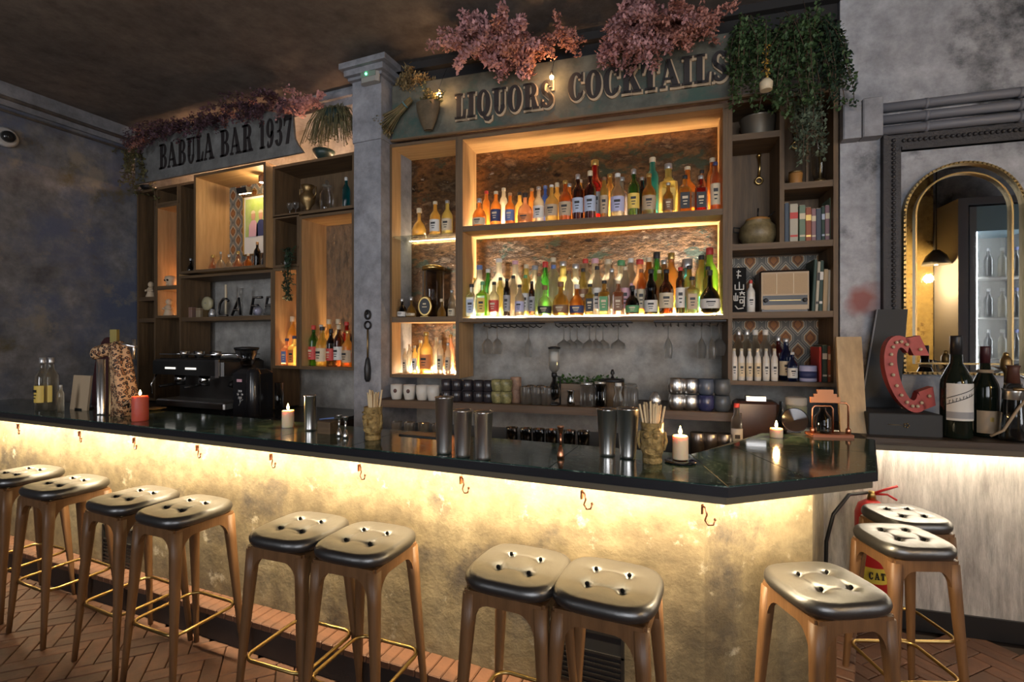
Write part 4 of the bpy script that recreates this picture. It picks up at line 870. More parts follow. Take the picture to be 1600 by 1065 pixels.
def book(fr, u, v, z, w, h, d, c, lab, group, lean=0.0, band=None):
    t = thing('book', lab, 'book', fr, u, v, z, 0, group)
    Mx = RotY(lean)
    MB().bbox(0, 0, 0, w, d, h, .003, Mx).build('cover', mat('cover_'+c, {**LC, 'slate': (.06, .08, .11), 'sage': (.14, .20, .14), 'rust': (.28, .08, .04), 'mauve': (.25, .14, .15), 'ivory': (.42, .38, .30), 'tan': (.45, .32, .18), 'darkgreen': (.03, .06, .05)}[c], .65), t)
    MB().box(.003, .004, h-.001, w-.003, d-.002, h+.0015, Mx).build('pages', Lm('cream'), t)
    if band: MB().box(.001, -.0015, h*.62, w-.001, 0, h*.78, Mx).build('spine_print', Lm(band), t); MB().box(.002, -.0015, h*.15, w-.002, 0, h*.20, Mx).build('spine_print', Lm(band), t)
    return t
bk = [(1229, 'slate', .235, 8, None), (1237, 'ivory', .225, 15, 'red'), (1252, 'sage', .215, 11, 'cream'), (1261, 'rust', .20, 10, 'gold'), (1270, 'mauve', .19, 8, 'cream'), (1277, 'slate', .19, 9, None), (1285, 'darkgreen', .20, 6, 'lightblue'), (1292, 'mauve', .205, 8, 'cream'), (1300, 'sage', .25, 7, None)]
u_ = ud+.016
for i, (px, c, h, w, b) in enumerate(bk):
    u = max(u_, R.U(px-3, VR+.05)); w = w*.0036; book(R, u, VR+.05, 2.09, w*.8, h, .15, c, f'{c} book, {ORD[i+1]} from the left on the upper book shelf', 'books on the upper shelf', band=b); u_ = u+w*.8+.001
bk = [(1266, 'darkgreen', .30, 5, None, .05), (1272, 'ivory', .285, 5, 'black', .05), (1279, 'darkgreen', .29, 6, 'white', .03), (1286, 'tan', .24, 7, None, .03), (1293, 'ivory', .235, 4, None, .02), (1299, 'slate', .23, 6, 'white', 0)]
u_ = R.U(1268, VR+.05)
for i, (px, c, h, w, b, le) in enumerate(bk):
    w = w*.0032; book(R, u_, VR+.05, ZS, w, h, .17, c, f'{c} book, {ORD[i+1]} from the left beside the radio', 'leaning books beside the radio', le, b); u_ += w+.002
bk = [(1281, 'red', .20, 4, None), (1285, 'darkgreen', .21, 8, 'white'), (1294, 'rust', .205, 7, 'cream'), (1302, 'ivory', .19, 5, None)]
u_ = R.U(1280, VR+.05)
for i, (px, c, h, w, b) in enumerate(bk):
    w = w*.0032; book(R, u_, VR+.05, ZB+.024, w, h, .17, c, f'{c} book, {ORD[i+1]} from the left on the bottom shelf', 'books on the bottom shelf', 0, b); u_ += w+.003
# radio
ra0, ra1 = R.U(1187, VR+.05), R.U(1266, VR+.05); wr = ra1-ra0
t = thing('vintage_radio', 'vintage valve radio with cream grille before the orange wallpaper', 'radio', R, ra0, VR+.05, ZS)
MB().bbox(0, 0, 0, wr, .15, .245, .012).build('case', mat('bakelite', (.03, .02, .015), .35), t)
MB().box(.008, -.006, .015, wr-.008, .002, .232).box(.02, -.010, .012, wr-.02, -.004, .022).build('front_bezel', Lm('beige'), t)
g = MB().box(.016, -.009, .105, wr-.016, -.005, .222).build('speaker_grille', mat('grille_cloth', (.42, .30, .18), .8, bump=.5, scale=90), t)
for k in (1, 2): MB().box(wr*k/3-.002, -.0115, .105, wr*k/3+.002, -.009, .222).build('grille_bar', Lm('cream'), g)
MB().box(.016, -.009, .04, wr-.016, -.005, .095).build('dial_panel', M_black, t)
for x in (.03, wr-.03): MB().lathe([(.012, 0), (.012, .012), (.008, .014)], 12, True, T(x, -.009, .067) @ RotX(PI/2)).build('knob', M_iron, t)
MB().box(.05, -.0105, .066, wr-.05, -.009, .068).build('dial_print', Lm('gold'), t)
# kanji board
t = thing('calligraphy_board', 'black board with white brushed Japanese characters beside the radio', 'sign board', R, R.U(1144, VR+.03), VR+.03, ZS)
wk = R.U(1166, VR+.03)-R.U(1144, VR+.03); MB().box(0, 0, 0, wk, .012, .265).build('board', mat('matt_black_board', (.012, .012, .012), .9, spec=.1), t)
mb = MB(); 
def strk(a, b, w=.0035): mb.tube([(a[0]*wk, -.002, a[1]), (b[0]*wk, -.002, b[1])], w, 5)
for a, b in (((.5, .18), (.5, .135)), ((.2, .165), (.2, .135)), ((.8, .165), (.8, .135)), ((.2, .135), (.8, .135)),
             ((.25, .115), (.25, .07)), ((.12, .10), (.12, .07)), ((.38, .10), (.38, .07)), ((.12, .07), (.38, .07)), ((.5, .115), (.9, .115)), ((.7, .125), (.55, .10)), ((.7, .115), (.88, .10)), ((.48, .09), (.92, .09)), ((.55, .075), (.75, .075)), ((.55, .055), (.75, .055)), ((.55, .075), (.55, .055)), ((.75, .075), (.75, .055)), ((.85, .09), (.85, .035)), ((.85, .035), (.76, .04)),
             ((.3, .24), (.6, .24)), ((.45, .25), (.4, .20)), ((.3, .22), (.65, .215)), ((.2, .04), (.4, .02)), ((.4, .02), (.8, .025))): strk(a, b)
mb.build('characters', Lm('white'), t)
bottle(R, R.U(1173, VR+.06), VR+.06, ZS, 'wine', .19, 'porcelain', 'white', 'red', 'small white bottle with red cap between the black board and radio', None)
for i, px in enumerate((1147, 1158.5, 1171, 1184, 1197, 1210)):
    bottle(R, R.U(px, VR+.05), VR+.05, ZB+.024, 'slim', .19, 'porcelain', 'white' if i in (0, 4, 5) else 'cream', ['cream', 'green', 'red', 'brown', 'red', 'green'][i] if 0 else 'cream', f'{ORD[i+1]} white bottle from the left on the bottom cabinet shelf', 'white bottles on the bottom shelf')
for i, px in enumerate((1154, 1167, 1180, 1196, 1216)):
    bottle(R, R.U(px, VR+.16), VR+.16, ZB+.024, 'wine', .30 if i < 4 else .26, ['clear', 'clear', 'clear', 'clear', 'red'][i], None, ['silver', 'silver', 'white', 'white', 'silver'][i], f'{ORD[i+1]} tall bottle from the left behind the white bottles', 'tall bottles behind the white ones')
bottle(R, R.U(1228, VR+.13), VR+.13, ZB+.024, 'round', .25, 'blue', 'cream', 'silver', 'deep blue bottle behind the white-labelled one on the bottom shelf', None)
bottle(R, R.U(1238, VR+.05), VR+.05, ZB+.024, 'round', .17, 'blue', 'white', 'white', 'blue bottle with white label and cap on the bottom shelf', None)
t = thing('enamel_mug', 'blue and white enamel mug on the bottom cabinet shelf', 'mug', R, R.U(1262, VR+.07), VR+.07, ZB+.024)
lath('mug_body', [(.042, 0), (.046, .004), (.046, .09), (.043, .092), (.041, .01)], Lm('lavender'), t); lath('mug_band', [(.0468, .02), (.0468, .06)], Lm('navy'), t)

# ------------------------------------------------------------------ glass racks and hanging glasses
def rack(px0, px1, lab, hang):
    v0, v1 = VR+.02, VR+.20; u0, u1 = R.U(px0, v0), R.U(px1, v0); z = ZS-.044
    t = thing('glass_rack', lab, 'rack', R, (u0+u1)/2, v0, z-.035); w = (u1-u0)/2
    for k in range(int(2*w/.045)+1):
        x = -w+k*.045; MB().tube([(x, 0, .012), (x+.006, .09, .0), (x, .18, .012)], .0035, 6).tube([(x, 0, .012), (x, 0, .034)], .0035, 6).build('rack_wire', M_iron, t)
    MB().box(-w-.01, -.005, .026, w+.01, .0, .035).box(-w-.01, .18, .026, w+.01, .185, .035).build('rack_bar', M_iron, t)
    return z
hg = []
rack(757, 840, 'black wire glass rack under the bottle shelf at left', 0); rack(868, 984, 'black wire glass rack under the bottle shelf in the middle', 0); rack(1024, 1132, 'black wire glass rack under the bottle shelf at right', 0)
GLK = {'martini': [(.036, 0), (.034, -.004), (.004, -.008), (.0035, -.10), (.006, -.105), (.052, -.150), (.056, -.152)],
       'flute': [(.032, 0), (.03, -.004), (.004, -.008), (.0035, -.08), (.014, -.10), (.026, -.13), (.028, -.17), (.023, -.21)],
       'coupe': [(.034, 0), (.032, -.004), (.004, -.008), (.0035, -.09), (.015, -.10), (.044, -.12), (.048, -.142), (.047, -.15)],
       'wine': [(.034, 0), (.032, -.004), (.004, -.008), (.0035, -.085), (.02, -.095), (.038, -.125), (.038, -.155), (.030, -.19)]}
G_rim = glass('bright_clear_glass', (.96, .96, .94), .45, .6, .02)
gl = {k: MB().lathe(p, 16, True, caps=False).mesh('hanging_glass', G_rim) for k, p in GLK.items()}
hl = [(762, 'wine'), (777, 'wine'), (826, 'flute'), (881, 'coupe'), (891, 'coupe'), (902, 'coupe'), (921, 'coupe'), (931, 'coupe'), (942, 'coupe'), (966, 'coupe'), (1044, 'flute'), (1096, 'flute'), (1112, 'flute'), (1124, 'wine')]
for i, (px, k) in enumerate(hl):
    v = VR+.06+.05*(i % 3); o = link('hanging_glass', gl[k], None, R.world(R.U(px, v), v, ZS-.068)); o.rotation_euler = (0, 0, R.a)
    tag(o, f'{ORD[i+1]} stemmed glass from the left hanging upside down under the bottle shelf', 'glass', 'hanging stemware'); 
    link('rim', MB().lathe([(GLK[k][-1][0], GLK[k][-1][1]+.001), (GLK[k][-1][0]+.0012, GLK[k][-1][1]), (GLK[k][-1][0], GLK[k][-1][1]-.001)], 16, True, caps=False).mesh('rim', G_rim), o)

# ------------------------------------------------------------------ things on the cup shelf
ZC = 1.12
def cup(px, v, kind, lab, group, z=ZC, h=.10, r=.042, m=None):
    o = link('cup', None, None); COL.objects.unlink(o); bpy.data.objects.remove(o)
cupm = {}
def vessel(name, cat, px, v, prof, m, lab, group=None, z=ZC, fr=R, parts=()):
    key = (name, len(prof), round(prof[-1][1], 3), round(prof[1][0], 3), m.name)
    if key not in cupm: cupm[key] = MB().lathe(prof, 20, True, caps=False).add([], []).mesh(name, m)
    o = link(name, cupm[key], None, fr.world(fr.U(px, v), v, z)); o.rotation_euler = (0, 0, fr.a); tag(o, lab, cat, group)
    for n, pr, mm in parts:
        k2 = (n, round(pr[0][0], 3), round(pr[0][1], 3), mm.name, len(pr))
        if k2 not in cupm: cupm[k2] = MB().lathe(pr, 20, True).mesh(n, mm)
        link(n, cupm[k2], o)
    return o
CUP = [(.001, .001), (.030, 0), (.034, .004), (.043, .05), (.042, .10), (.040, .10), (.032, .008), (.001, .006)]
dec = mat('cup_decal', (.12, .06, .05), .5)
for i, px in enumerate((620, 640, 660, 677)):
    o = vessel('ceramic_cup', 'cup', px, VR-.10, CUP, M_white, f'{ORD[i+1]} cream ceramic tiki cup from the left on the cup shelf', 'cream cups on the cup shelf')
    if i < 2: MB().sphere((.01, -.041, .06), .013, 8, 6, sz=1.1).build('printed_face', dec, o)
MUG = [(.001, .001), (.034, 0), (.037, .004), (.037, .068), (.035, .070), (.033, .006), (.001, .005)]
for i, px in enumerate((698, 714, 731, 748, 764)):
    for lv in (0, 1): vessel('dark_mug', 'mug', px, VR-.08, MUG, mat('dark_glazed_mug', (.03, .026, .03), .2), f"{['lower', 'upper'][lv]} dark mug in the {ORD[i+1]} stack on the cup shelf", 'stacked dark mugs', z=ZC+lv*.0705)
for i, px in enumerate((777, 791)):
    for lv in (0, 1): vessel('tiki_mug', 'mug', px, VR-.105, CUP[:4]+[(.038, .075), (.036, .075), (.03, .008), (.001, .006)], plaster('tiki_glaze', [(.05, .05, .02), (.40, .36, .16)], 30, rough=.3), f"{['lower', 'upper'][lv]} yellow patterned tiki mug, {['left', 'right'][i]} stack", 'yellow tiki mugs', z=ZC+lv*.076)
o = vessel('wooden_mug', 'mug', 806, VR-.06, [(.001, .001), (.034, 0), (.036, .07), (.030, .08), (.036, .09), (.036, .16), (.033, .165)], plaster('carved_wood', [(.20, .10, .06), (.42, .26, .17)], 22, rough=.6), 'tall carved pinkish wooden mug beside the tiki mugs')
TUM = [(.001, .001), (.030, 0), (.033, .004), (.037, .11), (.036, .112), (.030, .01), (.001, .009)]
k = 0
for v, pxs in ((VR-.12, (822, 838, 854)), (VR-.03, (829, 845))):
    for px in pxs:
        k += 1; vessel('tumbler', 'glass', px, v, TUM, G_rim, f'{ORD[k]} clear tumbler standing left of the siphon brewer', 'tumblers by the siphon')
# siphon coffee brewer
t = thing('siphon_brewer', 'glass siphon coffee brewer with upper funnel on the cup shelf', 'coffee brewer', R, R.U(866, VR-.10), VR-.10, ZC)
lath('base', [(.035, 0), (.036, .008), (.02, .014)], M_black, t); MB().tube([(.034, .02, 0), (.034, .02, .17), (.01, 0, .185)], .005, 6).build('stand', M_black, t)
lath('lower_bulb', [(.01, .03), (.034, .045), (.042, .08), (.03, .12), (.014, .15), (.014, .18)], G_dark, t)
lath('collar', [(.018, .175), (.018, .20)], M_black, t); lath('upper_funnel', [(.012, .20), (.034, .225), (.038, .25), (.036, .345), (.038, .35)], G_rim, t); lath('lid', [(.039, .35), (.039, .36), (.02, .366)], M_black, t)
lath('white_filter', [(.02, .27), (.028, .275), (.028, .33), (.02, .335)], Lm('white'), t)
# planter box of herbs
t = thing('herb_box', 'low wooden box of green herbs on the cup shelf', 'herb box', R, R.U(920, VR-.02), VR-.02, ZC); mb = MB()
MB().box(-.21, -.05, 0, .21, .08, .13).build('box', wood('herb_box_wood', (.16, .095, .045), (.10, .06, .03), 'x'), t)
def leaves(mb, c, n, rad, size, rnd, flat=.6, droop=0):
    for _ in range(n):
        while 1:
            p = [rnd.uniform(-1, 1) for _ in range(3)]
            if sum(q*q for q in p) <= 1: break
        x, y, z = c[0]+p[0]*rad[0], c[1]+p[1]*rad[1], c[2]+p[2]*rad[2]
        a = rnd.uniform(0, 2*PI); b = rnd.uniform(-1, 1)-droop; s = size*rnd.uniform(.6, 1.3)
        d = Vector((math.cos(a)*math.cos(b), math.sin(a)*math.cos(b), math.sin(b))); sd = Vector((-math.sin(a), math.cos(a), rnd.uniform(-.5, .5))).normalized()*s*flat*.5
        P0 = Vector((x, y, z)); mb.add([P0, P0+d*s*.5+sd, P0+d*s, P0+d*s*.5-sd], [(0, 1, 2, 3)])
M_herb = mat('herb_leaf', (.06, .14, .03), .6, var=.5, scale=30)
rn = random.Random(3)
for k in range(5):
    mb = MB(); leaves(mb, (-.17+k*.085, .015, .14), 90, (.05, .055, .03+.012*(k % 2)), .03, rn); o = mb.build('herb_clump', M_herb, t); o['kind'] = 'stuff'
# jars and small things right of the siphon
vessel('milk_jug', 'jug', 892, VR-.14, [(.001, .001), (.022, 0), (.025, .03), (.018, .07), (.024, .095)], M_chrome, 'small shiny metal jug right of the siphon brewer')
vessel('glass_jar', 'jar', 917, VR-.13, [(.001, .001), (.042, 0), (.044, .01), (.044, .12), (.036, .13)], G_rim, 'wide clear jar left of the other jar on the cup shelf', parts=(('lid', [(.038, .13), (.038, .145), (.036, .146)], M_steel),))
vessel('glass_jar', 'jar', 938, VR-.12, [(.001, .001), (.040, 0), (.042, .01), (.042, .13), (.034, .14)], G_dark, 'dark clear jar with steel lid before the herb box', parts=(('lid', [(.036, .14), (.036, .152), (.034, .153)], M_steel),))
vessel('round_tin', 'tin', 957, VR-.06, [(.001, .001), (.07, 0), (.07, .15), (.06, .155)], M_dcab, 'dark wooden drum with black lid right of the herb box', parts=(('lid', [(.072, .15), (.072, .165), (.02, .172)], M_black), ('finial', [(.012, .17), (.005, .19), (.014, .20), (.006, .225)], M_black)))
vessel('coffee_flask', 'flask', 966, VR-.14, [(.001, .001), (.03, 0), (.032, .05), (.018, .09), (.028, .13)], G_rim, 'white-capped glass flask beside the clamp jar', parts=(('cap', [(.02, .13), (.02, .15), (.015, .15)], Lm('white')),))
vessel('clamp_jar', 'jar', 986, VR-.12, [(.001, .001), (.042, 0), (.044, .01), (.044, .11), (.034, .125)], G_rim, 'clamp-lid glass jar behind the straws', parts=(('lid', [(.038, .125), (.040, .14), (.02, .15)], G_rim),))
vessel('sugar_bowl', 'bowl', 1024, VR-.12, [(.001, .001), (.02, 0), (.036, .03), (.034, .07), (.012, .10)], M_steel, 'lidded steel sugar bowl between straws and stacked tins')
k = 0
for i, px in enumerate((1057, 1079, 1103, 1128)):
    for lv in (0, 1):
        k += 1; c = [M_steel, M_steel, mat('blue_enamel', (.03, .035, .10), .25), mat('slate_enamel', (.07, .08, .09), .3)][i] if not (i == 2 and lv) else mat('grey_blue_enamel', (.07, .09, .13), .25)
        vessel('moscow_mug', 'mug', px, VR-.11, [(.001, .001), (.036, 0), (.045, .02), (.047, .05), (.042, .088), (.040, .09), (.04, .01), (.001, .008)], c, f"{['lower', 'upper'][lv]} rounded metal mug in the {ORD[i+1]} stack right of the straws", 'rounded mugs in two layers', z=ZC+lv*.092)
# glasses standing on the worktop below
k = 0
for v, pxs in ((VR-.28, (620, 640, 662, 684, 800, 822, 842, 862, 890, 912)), ):
    for px in pxs:
        k += 1; vessel('tumbler', 'glass', px, v, TUM, G_dark if k > 4 else G_rim, f'{ORD[k]} tumbler from the left on the worktop under the cup shelf', 'tumblers on the worktop', z=.885)
for i, px in enumerate((1090, 1110, 1132)): vessel('steel_canister', 'canister', px, VR-.27, [(.001, .001), (.04, 0), (.04, .13), (.036, .135)], mat('dim_steel', (.25, .22, .20), .3, .9), f'{ORD[i+1]} steel canister from left under the stacked mugs', 'steel canisters', z=.885)
# right end of the worktop: wooden box, small bottle, dish, jar
t = thing('wooden_crate', 'dark wooden box with rounded lid right of the stacked mugs', 'box', R, R.U(1178, VR-.12), VR-.16, .885)
MB().bbox(-.10, 0, 0, .12, .15, .30, .015).build('crate_body', mat('mahogany', (.06, .028, .02), .3, var=.4), t); MB().box(-.04, .03, .30, .06, .10, .325).build('tray', M_steel, t)
bottle(R, R.U(1151, VR-.26), VR-.26, .885, 'slim', .30, 'clear', 'white', 'red', 'slim sauce bottle with pink cap at the bar bend', None)
vessel('storage_jar', 'jar', 1244, VR-.14, [(.001, .001), (.05, 0), (.052, .02), (.052, .16), (.045, .175)], mat('pale_jar', (.35, .38, .28), .3), 'pale jar with big white lid behind the candle', z=1.00, parts=(('lid', [(.05, .17), (.052, .18), (.052, .21), (.04, .215)], Lm('white')),))
vessel('spray_bottle', 'bottle', 1221, VR-.16, [(.001, .001), (.03, 0), (.032, .10), (.015, .14), (.012, .19)], G_dark, 'small dark spray bottle left of the white-lidded jar', z=1.00)
t = thing('side_shelf', 'low dark shelf block behind the bar end', 'shelf', R, R.U(1236, VR-.14), VR-.21, .885); MB().box(-.09, 0, 0, .20, .20, .115).build('shelf_block', M_darkwood, t)
t = thing('black_bowl', 'round black glazed dish leaning behind the small candle', 'dish', R, R.U(1238, 2.75), 2.72, 1.07)
MB().lathe([(.001, 0), (.035, .004), (.056, .014), (.06, .02), (.056, .019), (.001, .008)], 24, True, T(0, 0, .06) @ RotX(PI/2-.3)).build('dish_body', mat('black_glaze', (.015, .012, .012), .12), t); MB().box(-.03, 0, 0, .03, .06, .01).build('dish_stand', M_black, t)

# ------------------------------------------------------------------ things on the bar top
def onbar(px, py): return B.flat(px, py, 1.07)
def tin(px, py, h, r0, r1, lab, m=M_steel):
    u, v = onbar(px, py); t = thing('shaker_tin', lab, 'cocktail shaker', B, u, v, 1.07, 0, 'steel shaker tins')
    lath('tin_body', [(r0*.9, 0), (r0, .004), (r0, .012), (r1, h-.004), (r1+.002, h-.002), (r1+.002, h), (r1-.002, h), (r0-.002, .02)], m, t, 24)
    MB().lathe([(r1+.001, h-.002), (r1+.003, h), (r1+.001, h+.002), (r1-.001, h)], 24, True, caps=False).build('rim', M_chrome, t)
tin(694, 708, .225, .030, .036, 'tall steel tin left of two shorter ones in mid bar')
tin(723, 713, .18, .029, .037, 'middle steel shaker tin of the three in mid bar')
tin(755, 717, .18, .029, .037, 'rightmost steel shaker tin of the three in mid bar')
tin(949, 711, .182, .030, .040, 'steel tin left of the pair beside the straw holder')
tin(981, 715, .19, .031, .042, 'steel tin touching the straw-filled tiki holder')
tin(485, 672, .175, .028, .028, 'slender steel tin right of the lit middle candle')
u, v = onbar(967, 712); 
def candle(px, py, h, r, m, lab, plate=False, power=3.0, flame=True):
    u, v = onbar(px, py); t = thing('candle', lab, 'candle', B, u, v, 1.07+(.006 if plate else 0))
    lath('wax', [(r*.96, 0), (r, .004), (r, h-.006), (r*.93, h), (r*.55, h-.006), (.001, h-.008)], m, t); MB().tube([(0, 0, h-.008), (.001, 0, h+.008)], .0013, 5).build('wick', M_black, t)
    if flame:
        MB().lathe([(.001, h+.003), (.006, h+.010), (.0065, h+.016), (.003, h+.028), (.0006, h+.036)], 10).build('flame', E_flame, t)
        point('candle_light', (*B.world(u, v)[:2], 1.07+h+.035), power, (1, .55, .2), .012)
def wax(name, c):
    m = mat(name, c, .5); P = m.node_tree.nodes['Principled BSDF']; P.inputs['Subsurface Weight'].default_value = .8; P.inputs['Subsurface Radius'].default_value = (.05, .02, .008); P.inputs['Subsurface Scale'].default_value = .5; return m
Wc = wax('cream_wax', (.75, .58, .40)); Wr = wax('red_wax', (.55, .10, .06))
for px, py, c, lab in ((1063, 722, 0, 'black dish under the right candle'),):
    u, v = onbar(px, py); t = thing('candle_plate', lab, 'plate', B, u, v, 1.07); lath('plate_body', [(.03, 0), (.055, .004), (.057, .006), (.03, .004), (.001, .003)], mat('black_glaze', (.015, .012, .012), .12), t, 28)
candle(1063, 719, .088, .0285, Wc, 'thick cream lit candle on a dark dish beside the straws', True)
candle(1213, 683, .043, .028, Wc, 'short burnt-down lit candle near the copper stand')
candle(450, 667, .088, .030, Wc, 'cream lit candle left of the slender steel tin')
candle(219, 657, .14, .040, Wr, 'red and cream candle before the leopard-covered beer tap', power=.9, flame=True)
def tiki(px, py, lab, h=.15):
    u, v = onbar(px, py); t = thing('tiki_straw_holder', lab, 'straw holder', B, u, v, 1.07, math.radians(0))
    mt = plaster('golden_tiki_glaze', [(.10, .06, .02), (.42, .27, .09), (.62, .42, .16)], 35, rough=.35, bump=1.0, fine=50)
    lath('tiki_body', [(.034, 0), (.036, .006), (.034, .03), (.036, .034), (.043, .05), (.040, .075), (.044, .10), (.040, .125), (.042, h), (.037, h), (.035, .02)], mt, t, 24)
    for sx in (-1, 1):
        MB().lathe([(.012, 0), (.013, .004), (.006, .010), (.001, .012)], 12, True, T(sx*.017, -.037, .105) @ RotX(PI/2)).build('eye', mt, t)
        MB().tube([(sx*.006, -.043, .122), (sx*.018, -.044, .13), (sx*.032, -.032, .125)], .005, 6).build('brow', mt, t)
        MB().tube([(sx*.042, -.005, .05), (sx*.05, -.004, .08), (sx*.044, 0, .115)], .006, 6).build('ear', mt, t)
    MB().box(-.007, -.054, .07, .007, -.036, .10).build('nose', mt, t)
    MB().tube([(.022*math.cos(a), -.038-.004*math.sin(a), .050+.013*math.sin(a)) for a in [2*PI*i/10 for i in range(10)]], .004, 6, True).build('mouth', mt, t)
    rr = random.Random(px); ms = mat('kraft_straw', (.70, .52, .30), .7)
    so = thing('straw_bundle', f'bundle of pale straws in the {lab}', 'straws', B, u, v, 1.07+.05); 
    for k in range(22):
        a = rr.uniform(0, 2*PI); q = rr.uniform(.2, 1)*.030; L_ = rr.uniform(.155, .18); ti = rr.uniform(.7, 1.5)
        MB().tube([(q*.5*math.cos(a), q*.5*math.sin(a), -.01), (q*ti*1.15*math.cos(a), q*ti*1.15*math.sin(a), L_)], .0042, 6).build('straw', ms, so)
tiki(1019, 722, 'golden tiki cup right of the shaker pair')
tiki(583, 686, 'golden tiki cup before the pillar')
def jigger(px, py, h, lab, m, r=.02):
    u, v = onbar(px, py); t = thing('jigger', lab, 'jigger', B, u, v, 1.07); lath('lower_cup', [(r, 0), (r*.95, h*.12), (.005, h*.4)], m, t); lath('stem', [(.005, h*.35), (.0055, h*.75)], m, t); lath('upper_cup', [(.005, h*.72), (r*.9, h*.97), (r, h)], m, t)
jigger(876, 716, .125, 'copper jigger standing alone behind the long bar edge', M_copper, .014)
for i, (px, py) in enumerate(((530, 681), (540, 684))): jigger(px, py, .10, ['left', 'right'][i]+' steel jigger beside the small wooden box', M_steel, .014)
u, v = onbar(512, 676); t = thing('napkin_box', 'small brown wooden box with a blue pen on top', 'box', B, u, v, 1.07); MB().bbox(-.04, -.03, 0, .04, .03, .06, .003).build('box_body', M_dcabh, t)
o = solo(MB().tube([(-.05, .0, 0), (.04, .0, .012)], .004, 6), Lm('blue'), 'pen', 'blue pen lying on the small brown box', 'pen', B, u, v, 1.134)
# copper stand with dark glass
u, v = onbar(1296, 681)
t = thing('copper_dispenser', 'copper pipe drink stand with stepped wooden nameplate and dark glass', 'dispenser', B, u, v, 1.07, math.radians(14))
MB().bbox(-.09, -.04, 0, .09, .05, .014, .003).build('base', mat('copper_wood', (.30, .11, .06), .4), t)
for xs_ in ((-.075, .018), (.018, .085)):
    pass
MB().tube([(-.075, 0, .01), (-.075, 0, .13), (-.065, 0, .142), (.005, 0, .142), (.015, 0, .13), (.015, 0, .01)], .0045, 8).build('copper_pipe', M_copper, t)
MB().tube([(.082, 0, .01), (.082, 0, .145), (.072, 0, .157), (.03, 0, .16)], .0045, 8).build('copper_pipe', M_copper, t)
for x in (-.075, .082): lath('pipe_foot', [(.011, .012), (.011, .035), (.006, .04)], M_copper, t, 12, T(x, 0, 0))
MB().box(-.085, -.006, .158, .045, .006, .185).box(-.07, -.006, .185, .03, .006, .20).box(-.055, -.006, .20, .015, .006, .22).build('nameplate', mat('copper_plate', (.50, .22, .10), .5), t)
lath('glass_flask', [(.034, .014), (.036, .02), (.036, .09), (.014, .12), (.014, .135)], G_dark, t, 16, T(-.03, .0, 0))
# beer tap under leopard cloth
u, v = onbar(188, 648)
t = thing('beer_tap_tower', 'beer tap tower draped in leopard print cloth with steel handles', 'beer tap', B, u, v, 1.07, .3)
leo, nt, N, L, P = nodes_mat('leopard_cloth'); tc = N.new('ShaderNodeTexCoord'); vo = N.new('ShaderNodeTexVoronoi'); vo.inputs['Scale'].default_value = 55; L.new(tc.outputs['Object'], vo.inputs['Vector'])
rp = N.new('ShaderNodeValToRGB'); rp.color_ramp.interpolation = 'CONSTANT'; e = rp.color_ramp.elements; e[0].color = (.30, .13, .05, 1); e[1].position = .32; e[1].color = (.02, .012, .01, 1); q = e.new(.52); q.color = (.55, .33, .17, 1); L.new(vo.outputs['Distance'], rp.inputs['Fac']); L.new(rp.outputs['Color'], P.inputs['Base Color']); P.inputs['Roughness'].default_value = .7
def fold(z, rx, ry, ox, ph): return [(ox+(rx+.010*math.sin(5*a+ph))*math.cos(a), (ry+.008*math.sin(4*a+ph))*math.sin(a), z) for a in [2*PI*i/28 for i in range(28)]]
MB().loft([fold(0, .075, .06, .03, 0), fold(.12, .07, .055, .03, .5), fold(.26, .062, .05, .015, 1), fold(.36, .058, .048, 0, 1.3), fold(.42, .05, .04, -.01, 1.6), fold(.45, .02, .02, -.01, 1.6)], True).build('cloth_body', leo, t)
MB().loft([[(-.04-.11*k, .035*math.cos(a), .40-.02*k*k+.04*math.sin(a)) for a in [2*PI*i/14 for i in range(14)]] for k in (0, .5, 1, 1.15)], True).build('cloth_arm', leo, t)
for x in (-.115, -.14, -.06): lath('steel_column', [(.016, 0), (.014, .01), (.014, .34)], M_steel if x < -.1 else M_brassd, t, 14, T(x, 0, 0))
MB().tube([(-.03, 0, .44), (.11, -.01, .415)], .011, 8).build('tap_arm', M_steel, t); MB().tube([(.10, -.01, .46), (.10, -.01, .34)], .009, 8).build('tap_handle', M_steel, t)
MB().box(-.06, -.01, .44, -.015, .01, .52).build('tap_badge', mat('ochre_badge', (.25, .20, .05), .5), t)
for x in (.02,): MB().tube([(.08, -.055, .07), (.12, -.06, .10), (.13, -.055, .06)], .012, 8).build('cloth_tail', leo, t)
# dark red arched chair back behind the tap
t = thing('arched_chair', 'dark red arched seat back behind the beer tap', 'chair', B, B.U(167, 2.36), 2.36, 0)
poly = [(-.20, .98)]+[(-.19*math.cos(PI*i/14)*(.82+.18*(1-math.sin(PI*i/14))), 1.15+.40*math.sin(PI*i/14)) for i in range(15)]+[(.20, .98)]
MB().prism(poly, 0, .06, 'y').build('backrest', mat('oxblood_velvet', (.045, .008, .010), .7), t); MB().box(-.22, .0, 0, .22, .15, .98).build('chair_base', M_black, t)
